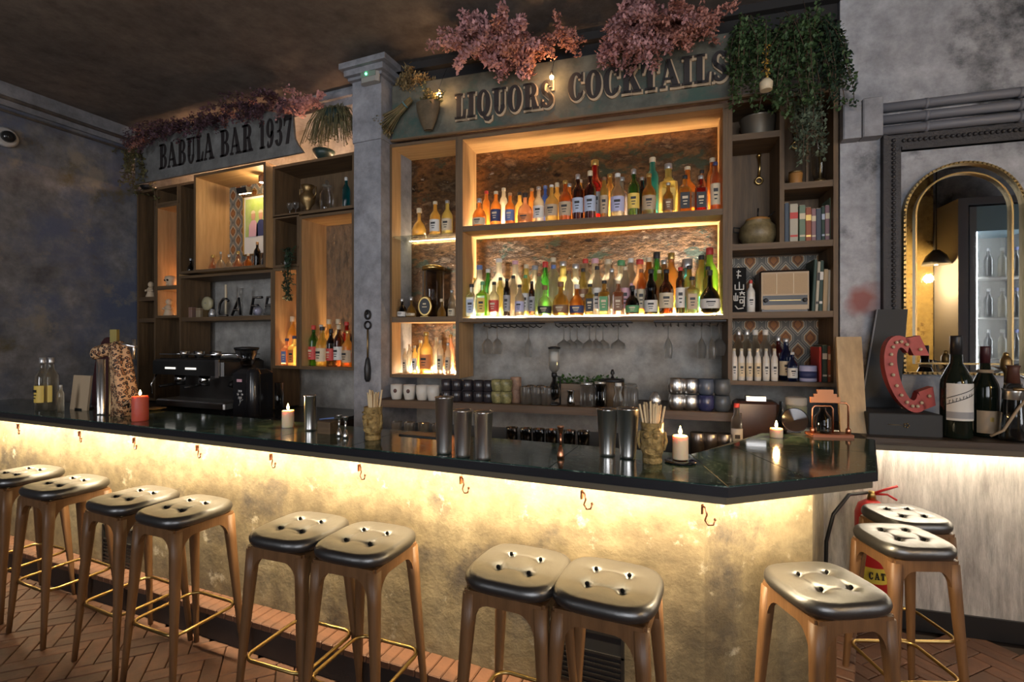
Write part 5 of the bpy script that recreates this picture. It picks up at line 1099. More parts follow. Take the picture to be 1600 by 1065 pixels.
# far left of the bar
u, v = onbar(122, 640); t = thing('menu_card', 'blank pale menu board standing at the far left of the bar', 'menu', B, u, v, 1.07); MB().box(-.095, 0, 0, .095, .012, .225, RotX(-.1)).build('card', Lm('beige'), t); MB().box(-.04, .0, 0, .04, .07, .01).build('card_foot', M_black, t)
for i, px in enumerate((67, 80)):
    u, v = onbar(px, 641-i); bottle(B, u, v, 1.07, 'wine', .34, 'clear', 'yellow', 'silver', ['left', 'right'][i]+' clear bottle with yellow band at the far left bar end', 'clear bottles at the far left')
u, v = onbar(95, 643); bottle(B, u, v, 1.07, 'slim', .17, 'milk', None, 'white', 'small white squeeze bottle beside the menu board', None)
u, v = onbar(243, 640); t = thing('ochre_dish', 'small ochre dish right of the red candle', 'dish', B, u, v, 1.07); lath('dish_body', [(.03, 0), (.06, .010), (.062, .012), (.001, .006)], mat('ochre_glaze', (.40, .25, .06), .4), t)
u, v = onbar(640, 680); 
mat_ = solo(MB().bbox(-.13, -.05, 0, .10, .05, .006, .002), M_black, 'bar_mat', 'black rubber mat lying on the bar behind the tall tin', 'mat', B, B.U(668, 2.03), 2.03, 1.07)

# ------------------------------------------------------------------ espresso corner
xe0, xe1 = B.U(266, 2.72), B.U(372, 2.72); we = xe1-xe0
t = thing('espresso_machine', 'two-group espresso machine in chrome and black on the back counter', 'espresso machine', B, xe0, 2.60, .955)
for x in (.05, we-.05): MB().box(x-.025, .03, 0, x+.025, .33, .06).build('foot', M_black, t)
MB().bbox(.0, .0, .05, we, .36, .10, .01).build('drip_tray', M_steel, t); MB().bbox(.02, .18, .10, we-.02, .36, .34, .01).build('machine_body', mat('dim_steel2', (.18, .17, .16), .28, .9), t)
MB().bbox(-.01, -.02, .30, we+.01, .36, .42, .015).build('upper_housing', mat('dark_panel', (.05, .05, .05), .3, .6), t)
for k in (0, 1): MB().box(we*(.20+.30*k), -.024, .345, we*(.20+.30*k)+.12, -.02, .360).build('lit_button_row', emis('panel_light', (1, .95, .85), 1.2), t)
MB().box(we-.06, -.026, .29, we-.02, -.02, .425).build('side_trim', M_chrome, t)
for k in (0, 1):
    x = we*(.27+.36*k); g = MB().lathe([(.035, .24), (.04, .25), (.04, .30)], 16, True, T(x, .06, 0)).build('group_head', M_chrome, t)
    MB().lathe([(.034, .215), (.036, .24)], 14, True, T(x, .06, 0)).tube([(x, .03, .225), (x, -.10, .215)], .011, 8).build('portafilter', M_black, t)
MB().tube([(.02, .0, .30), (.0, -.03, .22), (.01, -.03, .14)], .006, 6).build('steam_wand', M_chrome, t)
MB().box(.03, .02, .42, we-.03, .34, .428).build('cup_tray', M_iron, t); MB().tube([(.03, .02, .46), (we-.03, .02, .46), (we-.03, .34, .46), (.03, .34, .46)], .005, 6, True).build('cup_rail', M_chrome, t)
k = 0
for xx in (.10, .18, .27, .36, .46, .56):
    k += 1; o = link('espresso_cup', MB().lathe([(.001, .001), (.02, 0), (.032, .03), (.034, .055), (.03, .055), (.001, .006)], 16, True, caps=False).mesh('espresso_cup', M_iron if k % 2 else M_steel), None, (xe0+xx, 2.60+.12+.05*(k % 2), .955+.428)); tag(o, f'{ORD[k]} cup from the left on top of the espresso machine', 'cup', 'cups on the espresso machine')
xg = B.U(389, 2.80)
t = thing('coffee_grinder', 'tall black coffee grinder with bean hopper beside the espresso machine', 'coffee grinder', B, xg, 2.78, .955)
MB().bbox(-.09, -.11, 0, .09, .11, .03, .01).build('base', M_black, t); lath('grinder_body', [(.07, .03), (.075, .04), (.075, .30), (.085, .34), (.05, .36)], M_black, t); MB().tube([(0, -.07, .26), (0, -.13, .24), (0, -.14, .22)], .022, 8).build('spout', M_iron, t)
lath('bean_hopper', [(.035, .36), (.05, .39), (.085, .50)], G_dark, t); lath('hopper_lid', [(.088, .50), (.088, .515), (.03, .52)], M_black, t)
xg = B.U(373, 2.66)
t = thing('coffee_grinder', 'wide black grinder with floral emblem in front of the tall grinder', 'coffee grinder', B, xg+.17, 2.64, .955)
MB().bbox(-.12, -.09, 0, .12, .10, .36, .03).build('grinder_body', mat('gloss_black', (.012, .012, .014), .2), t); lath('front_cylinder', [(.045, .02), (.048, .03), (.048, .34), (.03, .37)], mat('gloss_black', (.012, .012, .014), .2), t, 18, T(.08, -.06, 0))
mb = MB()
for k in range(6): a = k*PI/3; mb.lathe([(.011, 0), (.012, .002), (.001, .004)], 8, True, T(-.02+.02*math.cos(a), -.090, .18+.028*math.sin(a)) @ RotX(PI/2))
mb.tube([(-.02, -.092, .16), (-.015, -.092, .12), (-.03, -.092, .10)], .003, 5).tube([(-.015, -.092, .13), (.01, -.092, .145)], .003, 5); mb.build('emblem', Lm('silver'), t)
MB().box(-.05, -.0925, .27, .0, -.09, .29, RotY(.0)).build('sticker', Lm('pink'), t)
for i, (px, h) in enumerate(((268+150, .30), (436, .26))):
    vessel('glass_cylinder', 'jar', px, 2.70, [(.001, .001), (.03, 0), (.03, h), (.028, h)], G_dark, ['left', 'right'][i]+' tall glass cylinder right of the grinders', 'glass cylinders', z=.955, fr=B)
# ------------------------------------------------------------------ left cabinet contents
M_bone = mat('bone', (.55, .42, .28), .6, bump=.3, scale=40)
def figurine(px, py_base, v, z, h, lab, skull=False):
    t = thing('figurine', lab, 'figurine', B, B.U(px, v), v, z)
    if skull:
        MB().lathe([(h*.24, 0), (h*.30, h*.12), (h*.36, h*.35), (h*.50, h*.62), (h*.46, h*.88), (h*.2, h*1.0)], 14).build('head', M_bone, t)
        for sx in (-1, 1): MB().sphere((sx*h*.18, -h*.42, h*.55), h*.10, 8, 6).build('eye_socket', M_iron, t)
        MB().box(-h*.16, -h*.40, h*.12, h*.16, -h*.26, h*.22).build('teeth', Lm('cream'), t)
    else:
        MB().lathe([(h*.26, 0), (h*.28, h*.06), (h*.20, h*.30), (h*.24, h*.48), (h*.12, h*.66)], 14).build('torso', M_bone, t); MB().sphere((0, 0, h*.80), h*.17, 12, 8, sz=1.15).build('head', M_bone, t)
        for sx in (-1, 1): MB().tube([(sx*h*.2, 0, h*.52), (sx*h*.34, -h*.12, h*.38), (sx*h*.08, -h*.26, h*.42)], h*.06, 8).build('arm', M_bone, t)
za = ZL(262, 446)
figurine(264, 0, YB+.055, 1.752, .16, 'carved figurine with folded arms in the lower orange niche')
figurine(267, 0, YB+.065, za+.001, .10, 'skull ornament on the upper shelf of the orange niche', True)
figurine(236, 0, YB+.05, 1.931, .15, 'small dim figurine in the thin far left cabinet')
# picture in the wallpapered box
vb = YB-.06+D+.05-.016
pu0, pu1 = B.U(384, vb), B.U(427, vb)
pu1 = B.U(423, vb)
z0_, z1_ = B.Z(395, vb, 397), B.Z(395, vb, 308); wp = pu1-pu0; hp = z1_-z0_
t = thing('framed_picture', 'white-mounted picture of two people on green, under a picture lamp', 'picture', B, pu0, vb-.015, z0_)
MB().box(0, 0, 0, wp, .012, hp).build('mount', Lm('white'), t); MB().box(-.012, -.006, -.012, 0, .014, hp+.012).build('frame_side', Lm('gold'), t); MB().box(-.012, -.006, hp, wp, .014, hp+.012).build('frame_rail', M_brassd, t); MB().box(-.012, -.006, -.012, wp, .014, 0).build('frame_rail', M_brassd, t)
gp = MB().box(wp*.05, -.0015, hp*.30, wp*.96, 0, hp*.96).build('picture_ground', mat('picture_green', (.30, .42, .08), .5, col2=(.45, .50, .22), scale=6), t)
for nx, c1, hh in ((.38, 'pink', .52), (.68, 'navy', .58)):
    x = wp*nx; zb = hp*.30
    MB().prism([(x-wp*.19, zb), (x+wp*.19, zb), (x+wp*.17, zb+hp*.20), (x+wp*.07, zb+hp*.28), (x-wp*.07, zb+hp*.28), (x-wp*.17, zb+hp*.20)], -.0035, -.0016, 'y').build('painted_person', Lm(c1), gp)
    MB().prism([(x+wp*.085*math.cos(a), zb+hp*.355+hp*.075*math.sin(a)) for a in [2*PI*i/16 for i in range(16)]], -.0045, -.0036, 'y').build('painted_head', mat('skin_paint', (.50, .28, .18), .6), gp)
    MB().prism([(x+wp*.09*math.cos(a), zb+hp*.40+hp*.055*math.sin(a)) for a in [PI*i/10 for i in range(11)]], -.0050, -.0046, 'y').build('painted_hat', Lm('cream'), gp)
t = thing('picture_lamp', 'small black picture lamp above the framed picture', 'lamp', B, B.U(383, YB+.14), YB+.14, B.Z(383, YB+.14, 302))
MB().box(-.06, -.03, 0, .06, .03, .05, RotX(.3)).build('lamp_head', M_black, t); MB().tube([(0, .02, .04), (0, .10, .06), (0, .165, .04)], .006, 6).build('lamp_arm', M_brass, t)
MB().box(-.05, -.022, -.004, .05, .022, -.001, RotX(.3)).build('lamp_lens', emis('lamp_lens', (1, .72, .4), 25), t)
t = thing('spot_lamp', 'tiny spotlight in the top corner of the picture box', 'lamp', B, B.U(409, YB+.10), YB+.10, 2.86)
MB().lathe([(.022, 0), (.026, .01), (.026, .05), (.012, .065)], 12).build('lamp_shade', Lm('brown'), t); MB().lathe([(.018, -.002), (.018, .004)], 12).build('lamp_lens', emis('spot_lens', (1, .75, .42), 60), t)
point('spot_light', B.world(B.U(409, YB+.10), YB+.12, 2.83), 5.0, (1, .72, .38), .015)
for i, (px, k, h, g, c) in enumerate(((333, 'decanter', .15, 'rose', 'gold'), (345, 'disc', .17, 'clear', 'silver'), (358, 'decanter', .14, 'clear', 'silver'), (372, 'decanter', .16, 'rose', 'gold'), (388, 'squat', .13, 'amber', 'cream'), (402, 'wine', .22, 'dark', 'wood'), (414, 'curvy', .17, 'dark', 'grey'))):
    bottle(B, B.U(px, YB+.08), YB+.08, 2.133, k, h, g, None, c, f'{ORD[i+1]} small decanter from the left on the floor of the picture box', 'decanters in the picture box')
# dark upper shelf: urn, jars, bottle
zd = ZL(500, 331)+.023
t = thing('brass_urn', 'two-handled brass trophy urn on the dark upper shelf', 'urn', B, B.U(481, YB+.10), YB+.10, zd)
lath('urn_body', [(.04, 0), (.045, .01), (.018, .03), (.02, .05), (.055, .10), (.062, .15), (.035, .18), (.04, .21), (.052, .235)], M_brassd, t)
for s_ in (-1, 1): MB().tube([(s_*.045, 0, .21), (s_*.085, 0, .215), (s_*.085, 0, .16), (s_*.058, 0, .125)], .006, 6).build('handle', M_brassd, t)
vessel('apothecary_jar', 'jar', 511, YB+.10, [(.001, .001), (.05, 0), (.055, .02), (.055, .14), (.03, .18), (.03, .20)], G_clear, 'large clear apothecary jar in the middle of the dark upper shelf', z=zd, fr=B, parts=(('lid', [(.036, .20), (.04, .21), (.01, .225), (.018, .24), (.004, .255)], G_rim),))
bottle(B, B.U(541, YB+.10), YB+.10, zd, 'wine', .25, 'teal', None, 'white', 'green bottle with long white neck at the right of the dark upper shelf', None)
for i, px in enumerate((453, 462)): vessel('small_goblet', 'glass', px, YB+.12, [(.02, 0), (.004, .01), (.004, .06), (.022, .08), (.024, .12)], G_rim, ['left', 'right'][i]+' small goblet left of the brass urn', 'goblets by the urn', z=zd, fr=B)
# cell above blue-capped bottles
zc_ = ZL(447, 418)+.027
vessel('small_jar', 'jar', 436, YB+.06, [(.001, .001), (.022, 0), (.026, .02), (.018, .04), (.008, .05), (.010, .06)], Lm('white'), 'small white lidded jar in the cell above the blue-capped bottles', z=zc_, fr=B)
vessel('small_vase', 'vase', 448, YB+.08, [(.001, .001), (.016, 0), (.022, .03), (.010, .06), (.016, .085)], Lm('silver'), 'small silvery vase beside the white jar', z=zc_, fr=B)
rn = random.Random(5)
M_dgreen = mat('dark_trailing_leaf', (.03, .065, .035), .6, var=.5, scale=30); M_green = mat('green_leaf', (.07, .13, .05), .55, var=.5, scale=25); M_sage = mat('sage_leaf', (.13, .17, .11), .6, var=.4, scale=25)
M_pink = mat('pink_petal', (.62, .33, .33), .7, var=.55, scale=12); M_plum = mat('plum_petal', (.11, .055, .075), .7, var=.5, scale=12); M_coral = mat('coral_petal', (.55, .25, .20), .7, var=.5, scale=12)
M_straw = mat('dried_straw', (.30, .22, .10), .8, var=.5, scale=20); M_olive = mat('dried_olive', (.14, .13, .05), .8, var=.5, scale=20); M_stem = mat('brown_stem', (.08, .05, .03), .8)
t = thing('trailing_plant', 'dark green plant trailing down beside the small lit niche', 'plant', B, UB(459), YB-.02, ZL(459, 400))
for k in range(5):
    mb = MB(); x = rn.uniform(-.04, .04); pts = [(x, -.02, .06)]
    for j in range(7): pts.append((x+rn.uniform(-.02, .02), -.03+rn.uniform(-.01, .01), .06-j*.06-.02))
    mb.tube(pts, .002, 4); 
    for p in pts[1:]: leaves(mb, p, 9, (.025, .012, .03), .035, rn)
    o = mb.build('vine', M_dgreen, t); o['kind'] = 'stuff'
# cafe shelf items
zs_ = 1.731
for i, (px, w, h, c) in enumerate(((296, .055, .095, 'brown'), (309, .055, .085, 'beige'))):
    t = thing('small_box', f'{["left pinkish", "right beige"][i]} small box on the shelf before the cafe letters', 'box', B, B.U(px, YB+.07), YB+.07, zs_); MB().bbox(-w/2, 0, 0, w/2, .06, h, .003).build('box_body', mat('box_'+c, (.22, .13, .10) if not i else (.28, .22, .14), .6), t); MB().box(-w/2-.001, -.001, h*.8, w/2+.001, .061, h*.86).build('lid_band', Lm('brown'), t)
t = thing('round_clock', 'round cream desk clock on the shelf left of the cafe letters', 'clock', B, B.U(322, YB+.09), YB+.09, zs_)
MB().lathe([(.058, 0), (.062, .012), (.060, .03), (.03, .034)], 24, True, T(0, .03, .125) @ RotX(PI/2)).build('clock_case', mat('clock_cream', (.40, .36, .22), .4), t); MB().lathe([(.008, 0), (.004, .006)], 10, True, T(0, -.006, .125) @ RotX(PI/2)).build('clock_boss', M_chrome, t)
MB().box(-.03, -.01, 0, .03, .03, .065).build('clock_stand', M_brassd, t)
vessel('small_jar', 'jar', 332, YB+.07, [(.001, .001), (.028, 0), (.03, .03), (.02, .06), (.018, .07)], Lm('silver'), 'pale rounded jar right of the round clock', z=zs_, fr=B)
vessel('small_jar', 'jar', 286, YB+.07, [(.001, .001), (.02, 0), (.024, .03), (.014, .05), (.014, .065)], Lm('lightblue'), 'tiny pale jar at the left end of the cafe shelf', z=zs_, fr=B)
vessel('glass_globe', 'ornament', 403, YB+.055, [(.02, 0), (.036, .02), (.040, .045), (.03, .07), (.012, .082)], G_rim, 'round glass ornament with lilac filling before the letter F', z=zs_, fr=B, parts=(('filling', [(.01, .01), (.028, .03), (.026, .05), (.01, .062)], Lm('lavender')),))
vessel('glass_globe', 'ornament', 419, YB+.05, [(.02, 0), (.032, .02), (.034, .045), (.02, .07), (.010, .08)], G_rim, 'round glass ornament at the right end of the cafe shelf', z=zs_, fr=B)
vessel('taper_candle', 'candle', 353, YB+.20, [(.02, 0), (.008, .015), (.010, .02), (.010, .30)], Lm('cream'), 'tall unlit cream taper standing behind the letter C', z=zs_, fr=B)
vessel('glass_candlestick', 'candlestick', 378, YB+.20, [(.03, 0), (.006, .02), (.012, .10), (.006, .16), (.02, .20), (.018, .26)], G_rim, 'glass candlestick standing behind the letter A', z=zs_, fr=B)
for i, (px, k, h) in enumerate(((288, 'round', .16), (298, 'decanter', .13), (306, 'wine', .18))): bottle(B, B.U(px, YB+.09), YB+.09, 2.143, k, h, 'dark', None, 'silver', f'{ORD[i+1]} dark bottle from left in the box beside the picture box', 'dark bottles in the narrow box')
vessel('copper_bowl', 'bowl', 232, YB+.02, [(.001, .001), (.05, 0), (.07, .03), (.068, .032), (.001, .01)], M_iron, 'shallow dark bowl on top of the far left cabinet', z=2.931, fr=B)

# ------------------------------------------------------------------ pillar fittings and wall camera
yp = YB-.13
t = thing('emergency_light', 'white emergency light box with green lamp high on the pillar', 'emergency light', B, B.U(582, yp), yp, B.Z(582, yp, 133))
MB().bbox(-.075, -.05, 0, .08, -.001, .095, .02).build('housing', mat('old_white_plastic', (.30, .29, .27), .5), t); MB().sphere((-.012, -.054, .055), .009, 8, 6).build('green_lamp', emis('green_lamp', (.1, 1, .35), 8), t)
MB().box(-.06, -.053, .035, .065, -.05, .075).build('lens_panel', mat('lens_panel', (.20, .26, .22), .3), t)
yq = YB-.12
t = thing('iron_opener', 'ornate wrought iron bottle opener with black handle hanging on the pillar', 'opener', B, B.U(576, yq), yq-.012, B.Z(576, yq, 596)); H_ = B.Z(576, yq, 480)-B.Z(576, yq, 596)
MB().tube([(.022*math.cos(a), 0, H_*.90+.030*math.sin(a)) for a in [2*PI*i/16 for i in range(16)]], .007, 6, True).build('ring', M_iron, t)
MB().tube([(.026*math.cos(a), 0, H_*.76+.026*math.sin(a)) for a in [2*PI*i/16 for i in range(16)]], .006, 6, True).build('ring', M_iron, t)
MB().sphere((0, -.01, H_*.92), .012, 8, 6).build('knob', M_iron, t); MB().tube([(0, 0, H_*.70), (.004, -.004, H_*.5), (0, 0, H_*.32)], .006, 6).build('shaft', M_brassd, t)
lath('black_handle', [(.012, 0), (.022, .02), (.024, H_*.18), (.014, H_*.30), (.006, H_*.33)], M_black, t, 12)
def wallL(py, px):      # point on the left wall seen at px,py
    x = (px-CX)/F; dx = x*math.cos(YAW)-math.sin(YAW); dy = x*math.sin(YAW)+math.cos(YAW); zc = XL/dx; return dy*zc, CAMH+(CY-py)*zc/F
yw, zw = wallL(215, 7)
t = thing('security_camera', 'small round white security camera high on the left wall', 'camera', B, XL, yw, zw); mx = RotY(PI/2)
MB().lathe([(.075, 0), (.075, .03), (.06, .045)], 20, True, mx).build('camera_base', mat('camera_white', (.45, .45, .45), .4), t); MB().lathe([(.045, .04), (.04, .07), (.015, .085)], 16, True, mx).build('camera_dome', mat('camera_dome', (.02, .02, .02), .15), t)

# ------------------------------------------------------------------ plants and garlands
def sprays(root, nb, box, up, length, petals, size, m_petal, rnd, droop=.5, stem=M_stem, name='blossom_spray', fl=.7, sc=.028, wig=.5):
    """nb arching twigs with petals along them, each twig's petals one part"""
    (x0, x1), (y0, y1), (z0, z1) = box
    for k in range(nb):
        p = Vector((rnd.uniform(x0, x1), rnd.uniform(y0, y1), rnd.uniform(z0, z1))); d = Vector((rnd.uniform(-wig, wig)+up[0], rnd.uniform(-wig, wig)*.6+up[1], up[2]+rnd.uniform(-.3, .3))).normalized(); pts = [tuple(p)]; n = 6; L_ = length*rnd.uniform(.6, 1.2)
        for j in range(n):
            d = (d+Vector((rnd.uniform(-.25, .25), rnd.uniform(-.2, .2), -droop*.22))).normalized(); p = p+d*L_/n; p.z = min(p.z, CEIL-root.location.z-.03); pts.append(tuple(p))
        MB().tube(pts, .002, 4).build('twig', stem, root)
        mb = MB()
        for j, q in enumerate(pts[1:]): leaves(mb, q, petals, (sc, sc, sc), size, rnd, fl)
        o = mb.build(name, m_petal, root); o['kind'] = 'stuff'
rn = random.Random(11)
def ploc(fr, px, py, v): return fr.U(px, v), v, fr.Z(px, v, py)
u, v, z = ploc(R, 765, 70, 2.90); t = thing('dried_blossom', 'large pink dried blossom bunch hanging over the word LIQUORS', 'flowers', R, u, v, z)
sprays(t, 34, ((-.12, .12), (-.12, .10), (-.02, .10)), (0, 0, .05), .24, 30, .026, M_pink, rn, .35, wig=1.0)
sprays(t, 16, ((-.0, .26), (-.02, .10), (-.02, .04)), (.2, 0, .05), .18, 30, .022, M_coral, rn, .7, wig=.9)
u, v, z = ploc(R, 1000, 38, 2.90); t = thing('dried_blossom', 'large pink dried blossom bunch hanging over the word COCKTAILS', 'flowers', R, u, v, z)
sprays(t, 36, ((-.12, .12), (-.12, .10), (-.02, .08)), (-.1, 0, -.1), .25, 30, .024, M_pink, rn, .6, wig=1.0)
sprays(t, 18, ((.05, .28), (-.03, .10), (-.04, .04)), (.2, 0, .0), .18, 30, .020, M_coral, rn, .6, wig=.9)
u, v, z = ploc(R, 868, 62, 3.02); t = thing('dried_blossom', 'small coral blossom sprig above the bulb between the two sign words', 'flowers', R, u, v, z)
sprays(t, 12, ((-.12, .08), (-.04, .05), (-.03, .02)), (-.1, 0, .0), .14, 22, .020, M_coral, rn, .5, wig=.9)
u, v, z = ploc(R, 1085, 38, 3.0); t = thing('dried_blossom', 'coral blossom sprig between the large pink bunch and the green plants', 'flowers', R, u, v, z)
sprays(t, 16, ((-.12, .10), (-.05, .05), (-.03, .03)), (.1, 0, .0), .15, 24, .020, M_coral, rn, .5, wig=.9)
for i, (px, py, n, m_, lab) in enumerate(((235, 185, 14, M_coral, 'leftmost lit coral dried flower clump above the smaller sign'), (285, 175, 16, M_plum, 'dark plum dried flowers above the letters BABULA'), (345, 150, 16, M_plum, 'dark plum dried flowers above the word BAR'), (385, 165, 12, M_coral, 'coral dried flowers lit from behind above the word BAR'), (425, 140, 18, M_plum, 'tall plum dried flowers above the number 1937'), (470, 150, 16, M_pink, 'pinkish dried flowers right of the number 1937'))):
    u, v, z = ploc(B, px, py, YB-.03); t = thing('dried_flowers', lab, 'flowers', B, u, v, 3.36)
    sprays(t, n, ((-.16, .16), (-.04, .06), (-.02, .03)), (0, -.9 if m_ is M_plum else -.2, .3 if m_ is M_plum else .15), .18 if m_ is not M_plum else .36, 18, .024, m_, rn, .9, wig=.9)
u, v, z = ploc(B, 196, 235, YB-.1); t = thing('trailing_greenery', 'dim olive greenery hanging in the corner left of the smaller sign', 'plant', B, u+.1, v, 3.30)
sprays(t, 16, ((-.12, .14), (-.04, .06), (-.04, .02)), (0, -.1, -.4), .42, 14, .028, M_olive, rn, 2.0, name='leaf_spray')
# dried grass bunch above the dark shelf
def grass(root, n, L_, spread, m_, rnd, base=(0, 0, 0), down=True, w=.0025):
    for g in range(4):
        mb = MB()
        for k in range(n//4):
            a = rnd.uniform(-1, 1)*spread; b = rnd.uniform(-1, .4)*spread*.6; l = L_*rnd.uniform(.6, 1.1); p = [(base[0]+rnd.uniform(-.05, .05), base[1]+rnd.uniform(-.03, .03), base[2])]
            for j in range(1, 5): f = j/4; p.append((p[0][0]+a*f*l*1.3+rnd.uniform(-.006, .006), p[0][1]+b*f*l, base[2]+l*(.35*math.sin(PI*f*.9) if down else f)-(l*f*f*.9 if down else 0)))
            mb.tube(p, w, 3)
            for q in p[2:]: leaves(mb, q, 2, (.008, .008, .012), .016, rnd)
        o = mb.build('grass_tuft', m_, root); o['kind'] = 'stuff'
u, v, z = ploc(B, 522, 175, YB-.04); t = thing('dried_grass', 'bushy olive dried grass bunch spilling over the dark upper shelf', 'dried plant', B, u, v, z)
grass(t, 160, .27, .75, mat('olive_grass', (.15, .14, .065), .8, var=.5, scale=15), rn, (.0, 0, -.02))
MB().lathe([(.05, -.10), (.07, -.02), (.06, .01)], 14).build('pot', mat('dark_green_pot', (.02, .04, .035), .4), t)
u, v, z = ploc(B, 489, 246, YB-.01); t = thing('green_bowl', 'dark green bowl standing above the dark upper shelf', 'bowl', B, u+.05, YB+.05, 2.932); lath('bowl_body', [(.04, 0), (.07, .03), (.085, .07), (.08, .07), (.04, .012)], mat('dark_green_pot', (.02, .04, .035), .6), t)
# pillar side: wrapped dried bouquet, yellow dried flowers, basket
u, v, z = ploc(R, 622, 178, VR-.06); t = thing('dried_bouquet', 'dried grass bouquet lying slanted beside the pillar, tied at its end', 'dried plant', R, u, v, z)
M_ = T(0, 0, 0) @ RotY(-2.2)
for g in range(3):
    mb = MB()
    for k in range(26):
        a, b = rn.uniform(-.5, .5), rn.uniform(-.25, .25); mb.tube([(a*.03, b*.03-.02, -.14), (a*.06, b*.05-.02, 0), (a*.17, b*.14-.02, .16)], .002, 3, M=M_); leaves(mb, tuple((M_ @ Vector((a*.15, b*.13-.02, .13)))), 3, (.015, .012, .02), .022, rn)
    o = mb.build('grass_tuft', M_straw if g else M_olive, t); o['kind'] = 'stuff'
MB().tube([(.022*math.cos(a), .022*math.sin(a)-.02, -.08) for a in [2*PI*i/12 for i in range(12)]], .006, 6, True, M=M_).build('binding', mat('teal_binding', (.10, .20, .20), .5), t)
u, v, z = ploc(R, 640, 128, VR-.04); t = thing('dried_flowers', 'pale yellow dried flowers above the bouquet at the left sign end', 'flowers', R, u, v, z)
sprays(t, 16, ((-.10, .10), (-.04, .04), (-.03, .03)), (0, -.1, .1), .12, 12, .03, M_straw, rn, .3, fl=.35, name='flower_spray')
u, v, z = ploc(R, 672, 188, VR-.05); t = thing('tied_flowers', 'upright dried bundle in straw paper at the left end of the large sign', 'dried plant', R, u, v-.03, z-.02)
MB().lathe([(.03, -.06), (.06, 0), (.085, .08), (.09, .13)], 16, caps=False, sy=.5).build('paper_wrap', mat('straw_paper', (.12, .085, .045), .8, var=.4, scale=20), t); sprays(t, 8, ((-.05, .05), (-.02, .02), (.10, .12)), (0, 0, .6), .10, 9, .022, M_olive, rn, .2, name='flower_spray')
# green hanging plants right
for i, (px, py, du, n, L_, m_, lab) in enumerate(((1172, 40, .07, 24, .40, M_green, 'hanging green fern left of the larger one over the cell cabinet'), (1250, 30, .10, 40, .50, M_green, 'largest hanging green plant over the cell cabinet'), (1288, 40, .04, 18, .42, M_dgreen, 'dark hanging plant at the right cabinet edge'), (1262, 150, .07, 16, .34, M_sage, 'grey-green tuft hanging before the lantern cell'))):
    u, v, z = ploc(R, px, py, VR-.10); t = thing('hanging_plant', lab, 'plant', R, u, v, min(z, 3.34))
    sprays(t, n, ((-du, du), (-.07, .07), (-.04, .06)), (0, -.15, -.35 if i < 3 else -.8), L_, 15 if i < 3 else 12, .024, m_, rn, 2.4, name='leaf_spray', sc=.028, wig=.42)
u, v, z = ploc(R, 1197, 95, VR-.22); t = thing('yellow_flower_tube', 'thin hanging stem of small yellow flowers among the green plants', 'flowers', R, u, v, z+.10)
mb = MB(); leaves(mb, (0, 0, -.10), 60, (.015, .015, .12), .02, rn); o = mb.build('yellow_blossoms', mat('yellow_petal', (.50, .30, .05), .6), t); o['kind'] = 'stuff'; MB().tube([(0, 0, .12), (0, 0, -.2)], .002, 4).build('stem', M_stem, t); MB().lathe([(.03, -.26), (.035, -.22), (.02, -.20)], 12).build('little_bell', Lm('cream'), t)
# bulbs
for i, (px, py) in enumerate(((686, 148), (862, 121))):
    u, v, z = ploc(R, px, py, VR-.09); t = thing('string_bulb', ['small glowing warm bulb left of the word LIQUORS', 'small glowing warm bulb between the two sign words'][i], 'light bulb', R, u, v, z)
    MB().sphere((0, 0, 0), .013, 12, 8).build('bulb', E_bulb, t); MB().lathe([(.008, .012), (.009, .035), (.004, .04)], 10).build('socket', M_black, t); MB().tube([(0, 0, .038), (.01, .03, .12), (.03, .06, .20)], .002, 4).build('wire', M_black, t)
    point('bulb_light', R.world(u, v-.03, z), 1.2, (1, .5, .2), .015)

# ------------------------------------------------------------------ mirror wall
uf0 = R.U(1378, VR-.02); zf1 = R.Z(1378, VR-.02, 214); zf0 = 1.075
t = thing('wall_frame', 'dark ornate carved frame on the grey wall around the arched mirror', 'frame', R, uf0, VR-.001, zf0); wf = .92; hf = zf1-zf0
fr_m = mat('blackened_carving', (.035, .033, .036), .45, bump=.6, scale=60)
for nm, b_ in (('frame_side', (0, 0, .085, hf)), ('frame_side', (wf-.085, 0, wf, hf)), ('frame_rail', (.085, hf-.085, wf-.085, hf))):
    x0, z0, x1, z1 = b_; mb = MB(); mb.box(x0, -.028, z0, x1, 0, z1); mb.box(x0, -.04, z0, x0+.018 if x1-x0 < .2 else x1, 0, z1 if x1-x0 < .2 else z0+.018); o = mb.build(nm, fr_m, t)
    L_ = max(x1-x0, z1-z0); bd = MB()
    for k in range(int(L_/.024)):
        q = .012+k*.024; c = (x0+.05, -.032, z0+q) if x1-x0 < .2 else (x0+q, -.032, z0+.05); bd.sphere(c, .011, 6, 4)
    q = bd.build('beading', fr_m, o); q['kind'] = 'stuff'
um0, um1 = R.U(1411, VR-.03), R.U(1604, VR-.03); wm = um1-um0; zm0 = R.Z(1411, VR-.03, 584); zm1 = R.Z(1508, VR-.03, 252)
t = thing('arched_mirror', 'gold-framed arched mirror hanging inside the dark wall frame', 'mirror', R, um0+wm/2, VR-.004, zm0); r_ = wm/2; hs = zm1-zm0-r_
M_gold = mat('antique_gold', (.36, .27, .13), .33, 1.0, bump=.15, scale=30)
def archpath(r, b=0): return [(-r, b)]+[(-r*math.cos(PI*i/28), hs+r*math.sin(PI*i/28)) for i in range(29)]+[(r, b)]
def archring(name, r0, r1, b0, b1, y0, y1, m):
    a, c = archpath(r0, b0), archpath(r1, b1); rings = []
    for p, q in zip(a, c): rings.append([(p[0], y0, p[1]), (p[0], y1, p[1]), (q[0], y1, q[1]), (q[0], y0, q[1])])
    return MB().loft(rings, closed=True).build(name, m, t)
